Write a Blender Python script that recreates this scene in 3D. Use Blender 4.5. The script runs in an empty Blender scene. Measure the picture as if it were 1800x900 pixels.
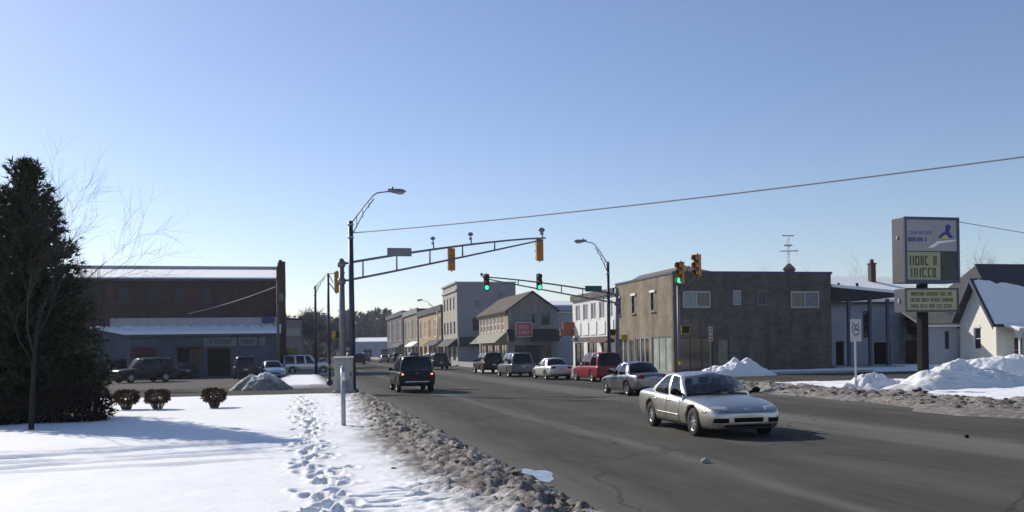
import bpy, bmesh, math, random
import numpy as np
from mathutils import Vector, Matrix, noise as mnoise
from mathutils.bvhtree import BVHTree
R = math.radians
PI = math.pi
rng = random.Random(7)
SC = bpy.context.scene
COL = SC.collection

# ------------------------------------------------------------------ naming
def link(o, parent=None):
    COL.objects.link(o)
    if parent is not None:
        o.parent = parent
    return o
def tag(o, label=None, cat=None, group=None, kind=None):
    if label: o['label'] = label
    if cat: o['category'] = cat
    if group: o['group'] = group
    if kind: o['kind'] = kind
    return o
def thing(name, label, cat, loc=(0, 0, 0), rz=0.0, group=None):
    o = bpy.data.objects.new(name, None)
    o.empty_display_size = .3
    link(o)
    o.location = loc
    o.rotation_euler = (0, 0, rz)
    return tag(o, label, cat, group)
def empty_part(name, parent, loc=(0, 0, 0), rz=0.0):
    o = bpy.data.objects.new(name, None)
    link(o, parent)
    o.location = loc
    o.rotation_euler = (0, 0, rz)
    return o
def copy_tree(o, parent=None):
    c = o.copy()
    link(c)
    c.parent = parent
    for ch in list(o.children):
        copy_tree(ch, c)
    return c

# ------------------------------------------------------------------ mesh builder
class MB:
    def __init__(s):
        s.v = []; s.f = []; s.uv = []; s.sm = []
    def face(s, idx, uv=None, sm=False):
        s.f.append(tuple(idx)); s.uv.append(uv); s.sm.append(sm)
    def poly(s, pts, uv=None, sm=False):
        n = len(s.v); s.v += [tuple(p) for p in pts]
        s.face(range(n, n + len(pts)), uv, sm)
    def box(s, c, d, rz=0.0, M=None):
        x, y, z = [q * .5 for q in d]
        n = len(s.v)
        cr, sr = math.cos(rz), math.sin(rz)
        for i, (a, b, e) in enumerate(((-x, -y, -z), (x, -y, -z), (x, y, -z), (-x, y, -z), (-x, -y, z), (x, -y, z), (x, y, z), (-x, y, z))):
            if M is not None:
                p = M @ Vector((a, b, e)); s.v.append((p.x + c[0], p.y + c[1], p.z + c[2]))
            else:
                s.v.append((c[0] + a * cr - b * sr, c[1] + a * sr + b * cr, c[2] + e))
        for q, (du, dv) in (((0, 3, 2, 1), (0, 1)), ((4, 5, 6, 7), (0, 1)), ((0, 1, 5, 4), (0, 2)), ((1, 2, 6, 5), (1, 2)), ((2, 3, 7, 6), (0, 2)), ((3, 0, 4, 7), (1, 2))):
            w = d[du]; h = d[dv]
            s.face([n + k for k in q], [(0, 0), (w, 0), (w, h), (0, h)])
        return s
    def box2(s, a, b):
        return s.box([(a[i] + b[i]) * .5 for i in range(3)], [abs(b[i] - a[i]) for i in range(3)])
    def tube(s, pts, r, n=8, cap=True, sm=True):
        pts = [Vector(p) for p in pts]
        rs = r if isinstance(r, (list, tuple)) else [r] * len(pts)
        base = len(s.v); up = None
        for i, p in enumerate(pts):
            t = (pts[min(i + 1, len(pts) - 1)] - pts[max(i - 1, 0)])
            if t.length < 1e-9: t = Vector((0, 0, 1))
            t.normalize()
            if up is None:
                a = Vector((0, 0, 1)) if abs(t.z) < .9 else Vector((1, 0, 0))
            else:
                a = up
            u = t.cross(a)
            if u.length < 1e-6: u = t.cross(Vector((1, 0.3, 0)))
            u.normalize(); w = u.cross(t).normalized(); up = w
            for k in range(n):
                g = 2 * PI * k / n
                q = p + (u * math.cos(g) + w * math.sin(g)) * rs[i]
                s.v.append(tuple(q))
        for i in range(len(pts) - 1):
            for k in range(n):
                a = base + i * n + k; b = base + i * n + (k + 1) % n
                s.face((a, b, b + n, a + n), None, sm)
        if cap:
            s.face([base + k for k in reversed(range(n))])
            e = base + (len(pts) - 1) * n
            s.face([e + k for k in range(n)])
        return s
    def lathe(s, prof, c=(0, 0, 0), axis='z', n=20, sm=True):
        base = len(s.v); m = len(prof)
        for k in range(n):
            g = 2 * PI * k / n
            for (r, h) in prof:
                a, b = r * math.cos(g), r * math.sin(g)
                p = (a, b, h) if axis == 'z' else ((a, h, b) if axis == 'y' else (h, a, b))
                s.v.append((p[0] + c[0], p[1] + c[1], p[2] + c[2]))
        for k in range(n):
            for i in range(m - 1):
                a = base + k * m + i; b = base + ((k + 1) % n) * m + i
                s.face((a, b, b + 1, a + 1), None, sm)
        return s
    def ell(s, c, d, n=12, m=8, sm=True):
        prof = []
        base = len(s.v)
        for i in range(m + 1):
            t = -PI / 2 + PI * i / m
            for k in range(n):
                g = 2 * PI * k / n
                s.v.append((c[0] + d[0] * math.cos(t) * math.cos(g), c[1] + d[1] * math.cos(t) * math.sin(g), c[2] + d[2] * math.sin(t)))
        for i in range(m):
            for k in range(n):
                a = base + i * n + k; b = base + i * n + (k + 1) % n
                s.face((a, b, b + n, a + n), None, sm)
        return s
    def prism(s, pts, n, d):
        """polygon pts (3d, ordered), extruded along vector n*d"""
        nv = Vector(n) * d; k = len(pts); b = len(s.v)
        s.v += [tuple(p) for p in pts] + [tuple(Vector(p) + nv) for p in pts]
        s.face([b + i for i in range(k)][::-1]); s.face([b + k + i for i in range(k)])
        for i in range(k):
            j = (i + 1) % k
            s.face((b + i, b + j, b + k + j, b + k + i))
        return s
    def build(s, name, m, parent=None, smooth=False, fix=True, bevel=0.0):
        me = bpy.data.meshes.new(name)
        me.from_pydata(s.v, [], s.f)
        uvl = me.uv_layers.new(name='UVMap')
        li = 0; data = np.zeros(len(me.loops) * 2, 'f')
        for f, uv in zip(s.f, s.uv):
            for k in range(len(f)):
                if uv: data[2 * li] = uv[k][0]; data[2 * li + 1] = uv[k][1]
                li += 1
        uvl.data.foreach_set('uv', data)
        me.polygons.foreach_set('use_smooth', [bool(x or smooth) for x in s.sm])
        if fix:
            bm = bmesh.new(); bm.from_mesh(me)
            bmesh.ops.recalc_face_normals(bm, faces=bm.faces)
            bm.to_mesh(me); bm.free()
        me.materials.append(m)
        o = bpy.data.objects.new(name, me)
        link(o, parent)
        if bevel:
            b = o.modifiers.new('bevel', 'BEVEL'); b.width = bevel; b.segments = 2; b.limit_method = 'ANGLE'; b.angle_limit = R(40)
        return o

def np_mesh(name, V, F, m, parent=None, smooth=True, attrs=None):
    me = bpy.data.meshes.new(name)
    V = np.asarray(V, 'f'); F = np.asarray(F, 'i')
    me.vertices.add(len(V)); me.vertices.foreach_set('co', V.ravel())
    k = F.shape[1]
    me.loops.add(F.size); me.loops.foreach_set('vertex_index', F.ravel())
    me.polygons.add(len(F))
    me.polygons.foreach_set('loop_start', np.arange(len(F), dtype='i') * k)
    me.polygons.foreach_set('loop_total', np.full(len(F), k, 'i'))
    me.polygons.foreach_set('use_smooth', np.full(len(F), smooth))
    me.update(calc_edges=True)
    for an, av in (attrs or {}).items():
        at = me.attributes.new(an, 'FLOAT', 'POINT'); at.data.foreach_set('value', np.asarray(av, 'f'))
    me.materials.append(m)
    o = bpy.data.objects.new(name, me)
    return link(o, parent)

# ------------------------------------------------------------------ materials
MATS = {}
class NT:
    def __init__(s, name):
        s.m = bpy.data.materials.new(name); s.m.use_nodes = True
        s.t = s.m.node_tree; s.t.nodes.clear()
        s.out = s.n('ShaderNodeOutputMaterial')
        s.p = s.n('ShaderNodeBsdfPrincipled')
        s.l(s.p.outputs[0], s.out.inputs[0])
    def n(s, t, **k):
        x = s.t.nodes.new(t)
        for a, b in k.items(): setattr(x, a, b)
        return x
    def l(s, a, b): s.t.links.new(a, b)
    def coord(s, kind='Object', scale=(1, 1, 1)):
        c = s.n('ShaderNodeTexCoord'); mp = s.n('ShaderNodeMapping'); mp.inputs['Scale'].default_value = scale
        s.l(c.outputs[kind], mp.inputs[0]); return mp.outputs[0]
    def noise(s, vec, scale, detail=4, rough=.55):
        x = s.n('ShaderNodeTexNoise'); x.inputs['Scale'].default_value = scale; x.inputs['Detail'].default_value = detail; x.inputs['Roughness'].default_value = rough
        if vec is not None: s.l(vec, x.inputs['Vector'])
        return x.outputs[0]
    def ramp(s, fac, stops):
        x = s.n('ShaderNodeValToRGB'); e = x.color_ramp.elements
        while len(e) < len(stops): e.new(.5)
        for el, (p, c) in zip(e, stops):
            el.position = p; el.color = (c[0], c[1], c[2], 1) if hasattr(c, '__len__') else (c, c, c, 1)
        s.l(fac, x.inputs[0]); return x.outputs[0]
    def mix(s, fac, a, b, mode='MIX'):
        x = s.n('ShaderNodeMix', data_type='RGBA', blend_type=mode)
        for sock, v in ((x.inputs[0], fac), (x.inputs[6], a), (x.inputs[7], b)):
            if hasattr(v, 'is_linked'): s.l(v, sock)
            elif hasattr(v, '__len__'): sock.default_value = (v[0], v[1], v[2], 1)
            else: sock.default_value = v
        return x.outputs[2]
    def math(s, op, a, b=0.0, c=0.0):
        x = s.n('ShaderNodeMath', operation=op)
        for i, v in enumerate((a, b, c)):
            if hasattr(v, 'is_linked'): s.l(v, x.inputs[i])
            else: x.inputs[i].default_value = v
        return x.outputs[0]
    def bump(s, h, strength=.3, dist=.02):
        b = s.n('ShaderNodeBump'); b.inputs['Strength'].default_value = strength; b.inputs['Distance'].default_value = dist
        s.l(h, b.inputs['Height']); s.l(b.outputs[0], s.p.inputs['Normal'])
    def set(s, **k):
        for a, v in k.items():
            i = s.p.inputs[a.replace('_', ' ')]
            if hasattr(v, 'is_linked'): s.l(v, i)
            elif hasattr(v, '__len__') and len(v) == 3: i.default_value = (*v, 1)
            else: i.default_value = v
        return s

def mat(name, c, rough=.6, var=.18, scale=3.0, metal=0.0, bump=0.0, spec=.4, coat=0.0):
    if name in MATS: return MATS[name]
    t = NT(name)
    v = t.coord('Object')
    n = t.noise(v, scale, 5)
    lo = [max(0, q * (1 - var)) for q in c]; hi = [min(1, q * (1 + var)) for q in c]
    t.set(Base_Color=t.ramp(n, [(.3, lo), (.7, hi)]), Roughness=rough, Metallic=metal)
    t.p.inputs['Specular IOR Level'].default_value = spec
    if coat: t.p.inputs['Coat Weight'].default_value = coat; t.p.inputs['Coat Roughness'].default_value = .06
    if bump: t.bump(t.noise(v, scale * 6, 3), bump, .02)
    MATS[name] = t.m
    return t.m

def paint(name, c, dirt=.25, rough=.32, metal=.0, coat=.35, spec=.4):
    """car paint with a film of road salt towards the sills"""
    t = NT(name)
    v = t.coord('Object')
    sep = t.n('ShaderNodeSeparateXYZ'); t.l(v, sep.inputs[0])
    n = t.noise(v, 2.5, 6, .65)
    g = t.math('MULTIPLY_ADD', sep.outputs[2], -1.6, 1.05)
    g = t.math('ADD', g, t.math('MULTIPLY_ADD', n, .9, -.45))
    g = t.math('MINIMUM', t.math('MAXIMUM', g, .06), 1.0)
    g = t.math('MULTIPLY', g, dirt)
    t.set(Base_Color=t.mix(g, c, (.26, .24, .215)), Roughness=t.math('MULTIPLY_ADD', g, .45, rough), Metallic=metal)
    t.p.inputs['Specular IOR Level'].default_value = spec; t.p.inputs['Coat Weight'].default_value = coat; t.p.inputs['Coat Roughness'].default_value = .12
    return t.m

def emit(name, c, s):
    t = NT(name); t.set(Base_Color=c, Emission_Color=c, Emission_Strength=s); return t.m

def brick(name, c1, c2, mortar, bw=.22, bh=.075, rough=.85, stain=.35):
    t = NT(name)
    uv = t.coord('UV')
    b = t.n('ShaderNodeTexBrick'); t.l(uv, b.inputs['Vector'])
    b.inputs['Scale'].default_value = 1; b.inputs['Brick Width'].default_value = bw; b.inputs['Row Height'].default_value = bh
    b.inputs['Mortar Size'].default_value = .009 if bw < .3 else .016; b.inputs['Color1'].default_value = (*c1, 1); b.inputs['Color2'].default_value = (*c2, 1); b.inputs['Mortar'].default_value = (*mortar, 1)
    v = t.coord('Object')
    n = t.noise(v, .7, 6, .65)
    st = t.ramp(n, [(.32, 1 - stain), (.68, 1.12)])
    n2 = t.noise(t.coord('Object', (1.4, 1.4, .12)), 1.3, 5)
    st2 = t.ramp(n2, [(.35, .78), (.6, 1.05)])
    t.set(Base_Color=t.mix(1.0, t.mix(1.0, b.outputs[0], st, 'MULTIPLY'), st2, 'MULTIPLY'), Roughness=rough)
    t.bump(b.outputs[1], -.25, .01)
    return t.m

def make_snow(name='snow', dirt_attr=True):
    t = NT(name)
    v = t.coord('Object')
    n1 = t.noise(v, 2.2, 6, .6); n2 = t.noise(v, 22, 6, .7); n3 = t.noise(v, 5, 5, .7)
    base = t.mix(t.ramp(n1, [(.3, 0), (.75, 1)]), (.85, .86, .87), (.93, .93, .92))
    if dirt_attr:
        a = t.n('ShaderNodeAttribute', attribute_name='dirt')
        dcol = t.mix(t.ramp(n2, [(.35, 0), (.62, 1)]), (.050, .038, .029), (.25, .215, .18))
        dcol = t.mix(t.ramp(n3, [(.45, 0), (.75, .75)]), dcol, (.50, .48, .46))
        f = t.math('MULTIPLY_ADD', n2, 1.3, -.65)
        f = t.math('ADD', t.math('MULTIPLY', a.outputs['Fac'], 1.55), t.math('MULTIPLY', f, t.math('MINIMUM', t.math('MULTIPLY', a.outputs['Fac'], 3), 1.0)))
        f = t.math('MINIMUM', t.math('MAXIMUM', f, 0), 1)
        base = t.mix(f, base, dcol)
    t.set(Base_Color=base, Roughness=.7)
    t.p.inputs['Specular IOR Level'].default_value = .25
    t.bump(t.math('ADD', n2, t.math('MULTIPLY', n1, .6)), .45, .03)
    return t.m

def make_asphalt(name, base=.064, streak=True):
    t = NT(name)
    v = t.coord('Object')
    vs = t.coord('Object', (1, .04, 1))
    n1 = t.noise(vs, .9, 6, .62)
    n2 = t.noise(v, .35, 6, .6)
    n3 = t.noise(v, 60, 3, .7)
    n4 = t.noise(t.coord('Object', (1, .09, 1)), 3.5, 5, .65)
    c = t.mix(t.ramp(n2, [(.3, 0), (.7, 1)]), (base * .80, base * .76, base * .68), (base * 1.24, base * 1.17, base * 1.03))
    if streak:
        sep = t.n('ShaderNodeSeparateXYZ'); t.l(v, sep.inputs[0])
        wob = t.math('MULTIPLY_ADD', t.noise(t.coord('Object', (1, .25, 1)), .8, 3), .9, -.45)
        x = t.math('ADD', sep.outputs[0], wob)
        x = t.math('MULTIPLY', x, 1 / 20.0)
        # salt left between the wheel tracks, darker wet-worn tracks: stains along the lanes
        prof = [(0, .0), (.17, .85), (.215, .5), (.25, .05), (.32, .15), (.345, .85), (.365, .22), (.41, .05), (.46, .34), (.52, .08), (.59, .2), (.625, .95), (.70, .95), (.745, .06), (.83, .02), (.87, .4), (.9, .12), (.95, .7), (1, .9)]
        r = t.ramp(x, prof)
        s = t.math('MULTIPLY', r, t.ramp(n1, [(.25, .45), (.7, 1.0)]))
        s = t.math('MULTIPLY_ADD', n4, .75, t.math('SUBTRACT', s, .32))
        s = t.math('MINIMUM', t.math('MAXIMUM', s, 0), 1)
        c = t.mix(s, c, (base * 2.45, base * 2.33, base * 2.06))
    g = t.ramp(n3, [(.3, .8), (.7, 1.2)])
    # cracks sealed with tar
    vo = t.n('ShaderNodeTexVoronoi', feature='DISTANCE_TO_EDGE'); vo.inputs['Scale'].default_value = .16
    wv = t.n('ShaderNodeVectorMath', operation='ADD'); nn = t.n('ShaderNodeTexNoise'); nn.inputs['Scale'].default_value = .8; t.l(v, nn.inputs['Vector'])
    t.l(v, wv.inputs[0]); t.l(nn.outputs[1], wv.inputs[1]); t.l(wv.outputs[0], vo.inputs['Vector'])
    cr = t.ramp(vo.outputs['Distance'], [(.0, .6), (.007, 1.0)])
    c = t.mix(1.0, t.mix(1.0, c, g, 'MULTIPLY'), cr, 'MULTIPLY')
    t.set(Base_Color=c, Roughness=.86)
    t.p.inputs['Specular IOR Level'].default_value = .06
    t.bump(n3, .25, .01)
    return t.m

def glass_clear(name, tint=(.72, .80, .78)):
    t = NT(name)
    fr = t.n('ShaderNodeFresnel'); fr.inputs['IOR'].default_value = 1.5
    tr = t.n('ShaderNodeBsdfTransparent'); tr.inputs[0].default_value = (*tint, 1)
    gl = t.n('ShaderNodeBsdfGlossy'); gl.inputs['Roughness'].default_value = .03
    mx = t.n('ShaderNodeMixShader'); t.l(fr.outputs[0], mx.inputs[0]); t.l(tr.outputs[0], mx.inputs[1]); t.l(gl.outputs[0], mx.inputs[2])
    t.l(mx.outputs[0], t.out.inputs[0]); return t.m

M = dict(
    snow=make_snow('snow'), snow_clean=make_snow('roof_snow', False),
    asphalt=make_asphalt('main_asphalt'), asphalt2=make_asphalt('side_asphalt', .07, False), lot=make_asphalt('lot_asphalt', .11, False),
    ground=mat('frozen_ground', (.22, .21, .20), .9, .45, .25), conc=mat('concrete', (.32, .31, .29), .85, .2, 1.5, bump=.1),
    brickred=brick('dark_red_brick', (.055, .025, .023), (.085, .034, .03), (.075, .055, .05)),
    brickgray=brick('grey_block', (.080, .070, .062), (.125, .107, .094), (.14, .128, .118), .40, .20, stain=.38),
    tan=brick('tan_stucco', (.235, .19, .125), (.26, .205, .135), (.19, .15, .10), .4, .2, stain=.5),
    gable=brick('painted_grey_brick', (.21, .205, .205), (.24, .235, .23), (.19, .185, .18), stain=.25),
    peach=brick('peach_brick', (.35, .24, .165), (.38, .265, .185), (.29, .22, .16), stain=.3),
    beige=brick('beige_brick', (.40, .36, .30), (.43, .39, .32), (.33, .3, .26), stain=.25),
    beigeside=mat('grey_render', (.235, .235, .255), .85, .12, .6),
    whitewall=mat('white_siding', (.62, .61, .58), .7, .08, 1.2), cream=mat('cream_siding', (.80, .775, .66), .7, .06, 1.0),
    white=mat('white_trim', (.74, .74, .72), .5, .08), slate=mat('blue_grey_metal_wall', (.065, .085, .12), .6, .15, .8),
    brownroof=mat('brown_shingle', (.075, .058, .048), .9, .3, 6), darkroof=mat('dark_roof', (.045, .045, .05), .85, .25, 2), shingle=mat('grey_shingle', (.14, .135, .13), .9, .3, 6),
    bluroof=mat('blue_dark_metal', (.05, .06, .11), .5, .15, 1), awngreen=mat('olive_awning', (.20, .20, .15), .8, .15, 2), awndark=mat('black_awning', (.022, .024, .03), .8, .2, 2),
    awnred=mat('maroon_awning', (.10, .025, .03), .8, .2, 2), pane=mat('window_glass', (.018, .022, .028), .08, .3, .6, spec=.6),
    panelight=mat('pale_blind_behind_glass', (.22, .24, .27), .25, .25, .6), wood=mat('weathered_wood', (.13, .095, .07), .85, .3, 4), brown=mat('brown_door', (.09, .05, .035), .6, .25, 2),
    black=mat('black_plastic', (.008, .008, .010), .65, .3, spec=.08), rubber=mat('tyre_rubber', (.022, .021, .021), .85, .3, 6), rim=mat('alloy_rim', (.42, .42, .43), .35, .1, 5, metal=.7),
    navy=mat('dark_blue_pole_paint', (.022, .028, .062), .45, .25, 2), galv=mat('galvanised_steel', (.33, .34, .36), .5, .15, 4, metal=.35), galvd=mat('weathered_grey_steel', (.17, .175, .20), .55, .2, 4, metal=.3),
    sigyel=mat('signal_yellow_paint', (.42, .17, .025), .5, .15, 3), sigblack=mat('signal_black', (.013, .012, .012), .6, .2), lensr=mat('unlit_red_lens', (.12, .012, .01), .25, .2), lensy=mat('unlit_amber_lens', (.16, .07, .008), .25, .2), lensg=mat('unlit_green_lens', (.01, .07, .05), .25, .2),
    green_lit=emit('lit_green_lens', (.05, .95, .48), 1.5), signgreen=mat('street_sign_green', (.012, .085, .06), .5, .1), signback=mat('sign_back_aluminium', (.20, .21, .23), .5, .1, 3, metal=.3),
    signface=mat('cabinet_face_grey', (.31, .30, .305), .45, .06, 1), readerface=mat('reader_board_olive', (.30, .31, .18), .5, .08, 1), lettering=mat('dark_olive_letters', (.055, .06, .035), .6, .1), purple=mat('violet_letters', (.16, .12, .34), .5, .1), cobalt=mat('logo_blue', (.04, .03, .26), .5, .1), logoy=mat('logo_yellow', (.55, .44, .05), .5, .1), darkpanel=mat('dark_panel', (.03, .032, .03), .4, .4, 2), cabmetal=mat('cabinet_side_grey', (.055, .055, .068), .5, .15, 1),
    signred=mat('red_sign', (.36, .04, .05), .5, .15, 3), signwhite=mat('white_sign', (.40, .39, .39), .5, .08, 3), yellow=mat('pedestrian_yellow', (.52, .30, .015), .5, .15, 3), blue=mat('blue_sign', (.03, .045, .16), .5, .1), redtrim=mat('orange_red_sign', (.25, .075, .045), .6, .15, 2), ventbrown=mat('rusty_vent', (.10, .045, .04), .7, .3, 3), stone=mat('green_grey_panel', (.24, .27, .24), .6, .3, 1.2),
    bark=mat('grey_bark', (.07, .062, .058), .9, .3, 8), darkbark=mat('dark_bark', (.018, .016, .017), .9, .3, 8), twig=mat('grey_twig', (.12, .112, .115), .9, .2, 8), needles=None, chrome=mat('chrome', (.6, .6, .6), .2, .1, 3, metal=.9),
    head=mat('headlight_glass', (.34, .35, .36), .12, .2, 4, spec=.8), tail=mat('tail_light_red', (.22, .012, .012), .25, .2, 4), tail_lit=emit('lit_tail_light', (1.0, .42, .20), 1.5), plate=mat('number_plate', (.55, .55, .54), .5, .15, 8), seat=mat('grey_seat_cloth', (.20, .20, .195), .9, .2, 4), cabin=mat('cabin_trim', (.15, .15, .15), .9, .2, 4),
    cglass=glass_clear('tinted_car_glass'), dglass=mat('dark_car_glass', (.008, .009, .013), .05, .3, .5, spec=.35), shrubbrown=None, ice=mat('meltwater_ice', (.30, .36, .44), .3, .35, 5, spec=.4),
    wire=mat('cable_grey', (.42, .43, .46), .7, .1), cabinet=mat('aluminium_cabinet', (.33, .32, .30), .55, .15, 2), orangew=mat('ochre_wall', (.34, .24, .125), .8, .2, .6), violetw=mat('mauve_panel', (.20, .15, .20), .8, .2, .6), olivew=mat('olive_brick', (.19, .17, .11), .85, .2, .6), charw=mat('charcoal_wall', (.06, .062, .07), .85, .2, .6), blueshade=mat('pale_blue_shaded_wall', (.34, .36, .41), .8, .1, .6))  # last one: blue of open shade put into the colour of white walls

def leafmat(name, a, b, c):
    t = NT(name)
    g = t.n('ShaderNodeNewGeometry')
    t.set(Base_Color=t.ramp(g.outputs['Random Per Island'], [(0, a), (.55, b), (1, c)]), Roughness=.8)
    t.p.inputs['Specular IOR Level'].default_value = .2
    return t.m
M['needles'] = leafmat('spruce_needles', (.010, .018, .011), (.022, .034, .018), (.05, .055, .028))
M['shrubbrown'] = leafmat('dry_brown_leaves', (.05, .026, .018), (.10, .055, .032), (.16, .10, .06))
M['juniper'] = leafmat('dark_juniper', (.010, .012, .010), (.022, .022, .016), (.06, .035, .025))
M['slushclod'] = leafmat('dirty_ice_clods', (.045, .035, .028), (.15, .125, .10), (.36, .33, .30))
M['farwood'] = leafmat('far_wood', (.11, .112, .125), (.155, .152, .16), (.21, .20, .205))

# ------------------------------------------------------------------ numpy noise
def _hash(ix, iy, s):
    h = (ix * 374761393 + iy * 668265263 + s * 974711) & 0xffffffff
    h = ((h ^ (h >> 13)) * 1274126177) & 0xffffffff
    return ((h ^ (h >> 16)) & 0xffff) / 65535.0
def vnoise(x, y, s=0):
    x = np.asarray(x, 'd'); y = np.asarray(y, 'd')
    ix = np.floor(x).astype('int64'); iy = np.floor(y).astype('int64')
    fx = x - ix; fy = y - iy
    fx = fx * fx * (3 - 2 * fx); fy = fy * fy * (3 - 2 * fy)
    a = _hash(ix, iy, s); b = _hash(ix + 1, iy, s); c = _hash(ix, iy + 1, s); d = _hash(ix + 1, iy + 1, s)
    return (a * (1 - fx) + b * fx) * (1 - fy) + (c * (1 - fx) + d * fx) * fy
def fbm(x, y, o=4, s=0):
    r = 0; a = .5
    for i in range(o):
        r = r + a * vnoise(x * 2 ** i + 17.3 * i, y * 2 ** i - 9.1 * i, s + i); a *= .5
    return r
def sst(a, b, x):
    t = np.clip((x - a) / (b - a), 0, 1); return t * t * (3 - 2 * t)
def grid_mesh(name, xs, ys, zf, m, df=None):
    X, Y = np.meshgrid(xs, ys)
    Z = zf(X, Y)
    V = np.stack([X.ravel(), Y.ravel(), Z.ravel()], 1)
    nx, ny = len(xs), len(ys)
    i = np.arange(nx - 1)[None, :] + np.arange(ny - 1)[:, None] * nx
    F = np.stack([i, i + 1, i + 1 + nx, i + nx], 2).reshape(-1, 4)
    return np_mesh(name, V, F, m, None, True, {'dirt': df(X, Y).ravel()} if df is not None else {'dirt': np.zeros(len(V))})
#==PART2==
# ================================================================== SETTING
def sheet(name, x0, y0, x1, y1, z, m, n=1):
    b = MB(); b.poly([(x0, y0, z), (x1, y0, z), (x1, y1, z), (x0, y1, z)])
    o = b.build(name, m, fix=False); return tag(o, kind='structure')
sheet('ground', -1500, -300, 1500, 3000, -.06, M['ground'])
sheet('main_road', 1.0, -260, 21.6, 700, 0, M['asphalt'])
sheet('cross_street', -220, 41, 220, 58, -.004, M['asphalt2'])
sheet('parking_lot', -75, 53, 3.5, 100, -.008, M['lot'])
def slab(name, x0, y0, x1, y1, z, m):
    b = MB(); b.box2((x0, y0, -.05), (x1, y1, z)); return tag(b.build(name, m, bevel=.02), kind='structure')
slab('sidewalk', 20.6, 58.2, 27.45, 420, .13, M['conc'])
slab('sidewalk', -.6, 82, 3.4, 420, .12, M['conc'])
slab('sidewalk', 27.46, 58.2, 41, 62.95, .13, M['conc'])

# ---- snow covered lawn on the near left corner, trodden path, plough ridge of slush along the kerb
def lawn_edge(X):  # far edge of the lawn
    return np.interp(X, [-60, -8, -3, 1, 2.6, 3.6], [46.0, 45.2, 44.6, 44.6, 44.2, 42.0])
prints = []
pr = random.Random(3)
y = 6.0
while y < 44:
    for k in range(3 if y < 30 else 2):
        prints.append((.32 + pr.gauss(0, .21) + .04 * math.sin(y * .6), y + pr.gauss(0, .18), pr.gauss(0, .35), pr.uniform(.055, .12), pr.uniform(.8, 1.25)))
    y += .34
for (x0, y0) in ((1.15, 10.9), (1.6, 11.2), (1.25, 11.6), (.95, 10.5), (1.75, 10.7), (1.5, 11.9), (2.0, 12.0), (1.0, 11.35), (.5, 10.2), (2.1, 11.4)):
    prints.append((x0, y0, PI / 2 + pr.uniform(-.2, .2), .09, 2.2))
def lawn_z(X, Y):
    z = .27 + .07 * (fbm(X * .25, Y * .25, 3, 1) - .45) + .03 * (fbm(X * 1.1, Y * 1.1, 3, 2) - .45) + .012 * (fbm(X * 7, Y * 7, 2, 3) - .4)
    # soft wheel and sledge ruts crossing below the tree
    for (yc, am, ph, wd, dp) in ((17.6, .55, .2, .10, .06), (18.6, .45, 1.4, .13, .07), (16.6, .35, 2.2, .12, .05), (19.4, .3, .7, .10, .05), (15.6, .3, 3.0, .14, .035)):
        yy = yc + am * np.sin(X * .55 + ph) + .5 * (fbm(X * .5, X * 0 + yc, 2, 5) - .4) + .09 * X
        e = np.exp(-((Y - yy) / wd) ** 2); e2 = np.exp(-((Y - yy - .22) / .12) ** 2)
        msk = sst(-13, -9, X) * (1 - sst(-1.2, .2, X)) * (.35 + .9 * fbm(X * .8, X * 0 + yc * 3, 2, 8))
        z = z + (-dp * e + dp * .9 * e2) * msk
    z = z + .07 * np.exp(-((Y - 17.4 - .2 * np.sin(X)) / 1.5) ** 2) * (1 - sst(-2.5, -.5, X)) * (fbm(X * 1.3, Y * 1.6, 3, 9) - .2)
    for (px, py, a, dp, ln) in prints:
        m = (np.abs(X - px) < .6) & (np.abs(Y - py) < .6)
        if not m.any(): continue
        dx = X[m] - px; dy = Y[m] - py
        u = dx * math.cos(a) + dy * math.sin(a); v = -dx * math.sin(a) + dy * math.cos(a)
        r = np.sqrt((u / .085) ** 2 + (v / (.16 * ln)) ** 2)
        zz = z[m]
        zz = zz - dp * (1 - sst(.55, 1.15, r)) + .022 * np.exp(-((r - 1.45) / .3) ** 2)
        z[m] = zz
    # slush ridge
    c = 2.55 + .25 * (fbm(Y * .6, Y * 0, 2, 11) - .45) + .15 * np.sin(Y * .21)
    lump = fbm(X * 3.2, Y * 3.2, 4, 12); lump2 = fbm(X * 9, Y * 9, 3, 13)
    rid = np.exp(-((X - c) / .62) ** 2)
    near = 1 - sst(38, 43, Y)
    z = z + rid * (.03 + .22 * (lump - .32) + .15 * (lump2 - .4)) * near
    z = z + sst(.9, 1.8, X) * (lump2 - .42) * .10 + sst(.9, 2.0, X) * (fbm(X * 17, Y * 17, 2, 14) - .37) * .06
    # fall to the road, ragged
    k = 3.52 + .38 * (fbm(Y * 1.4, Y * 0 + 3, 3, 15) - .45) - .9 * sst(36, 45, Y)
    e = lawn_edge(X) + .3 * (fbm(X * 1.1, X * 0, 3, 16) - .45)
    z = z - (z - .10) * sst(e - 7, e - 1.5, Y)
    z = z * (1 - sst(k - .55, k + .05, X)) - .05 * sst(k - .12, k + .12, X)
    z = z * (1 - sst(e - .5, e + .1, Y)) - .06 * sst(e - .1, e + .2, Y)
    return z
def lawn_dirt(X, Y):
    lb = np.interp(Y, [8, 11, 13.5, 18, 23, 30, 36, 44], [2.3, 2.15, 1.75, 1.55, 1.8, 2.0, 2.2, 2.2])
    d = sst(-.75, .95, X - lb + 1.0 * (fbm(X * 1.6, Y * 1.6, 4, 21) - .45))
    e = lawn_edge(X)
    d = np.maximum(d, .8 * sst(e - .5, e + .1, Y))
    k = 3.52 - .9 * sst(36, 45, Y)
    d = np.maximum(d, sst(k - 1.0, k - .35, X) * (.75 + .5 * (fbm(X * 2, Y * 2, 3, 22) - .45)))
    # a little soil turned up in the trodden path
    return np.clip(d + .1 * np.exp(-((X - .4) / .4) ** 2) * fbm(X * 3, Y * 3, 3, 4), 0, 1)
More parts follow.
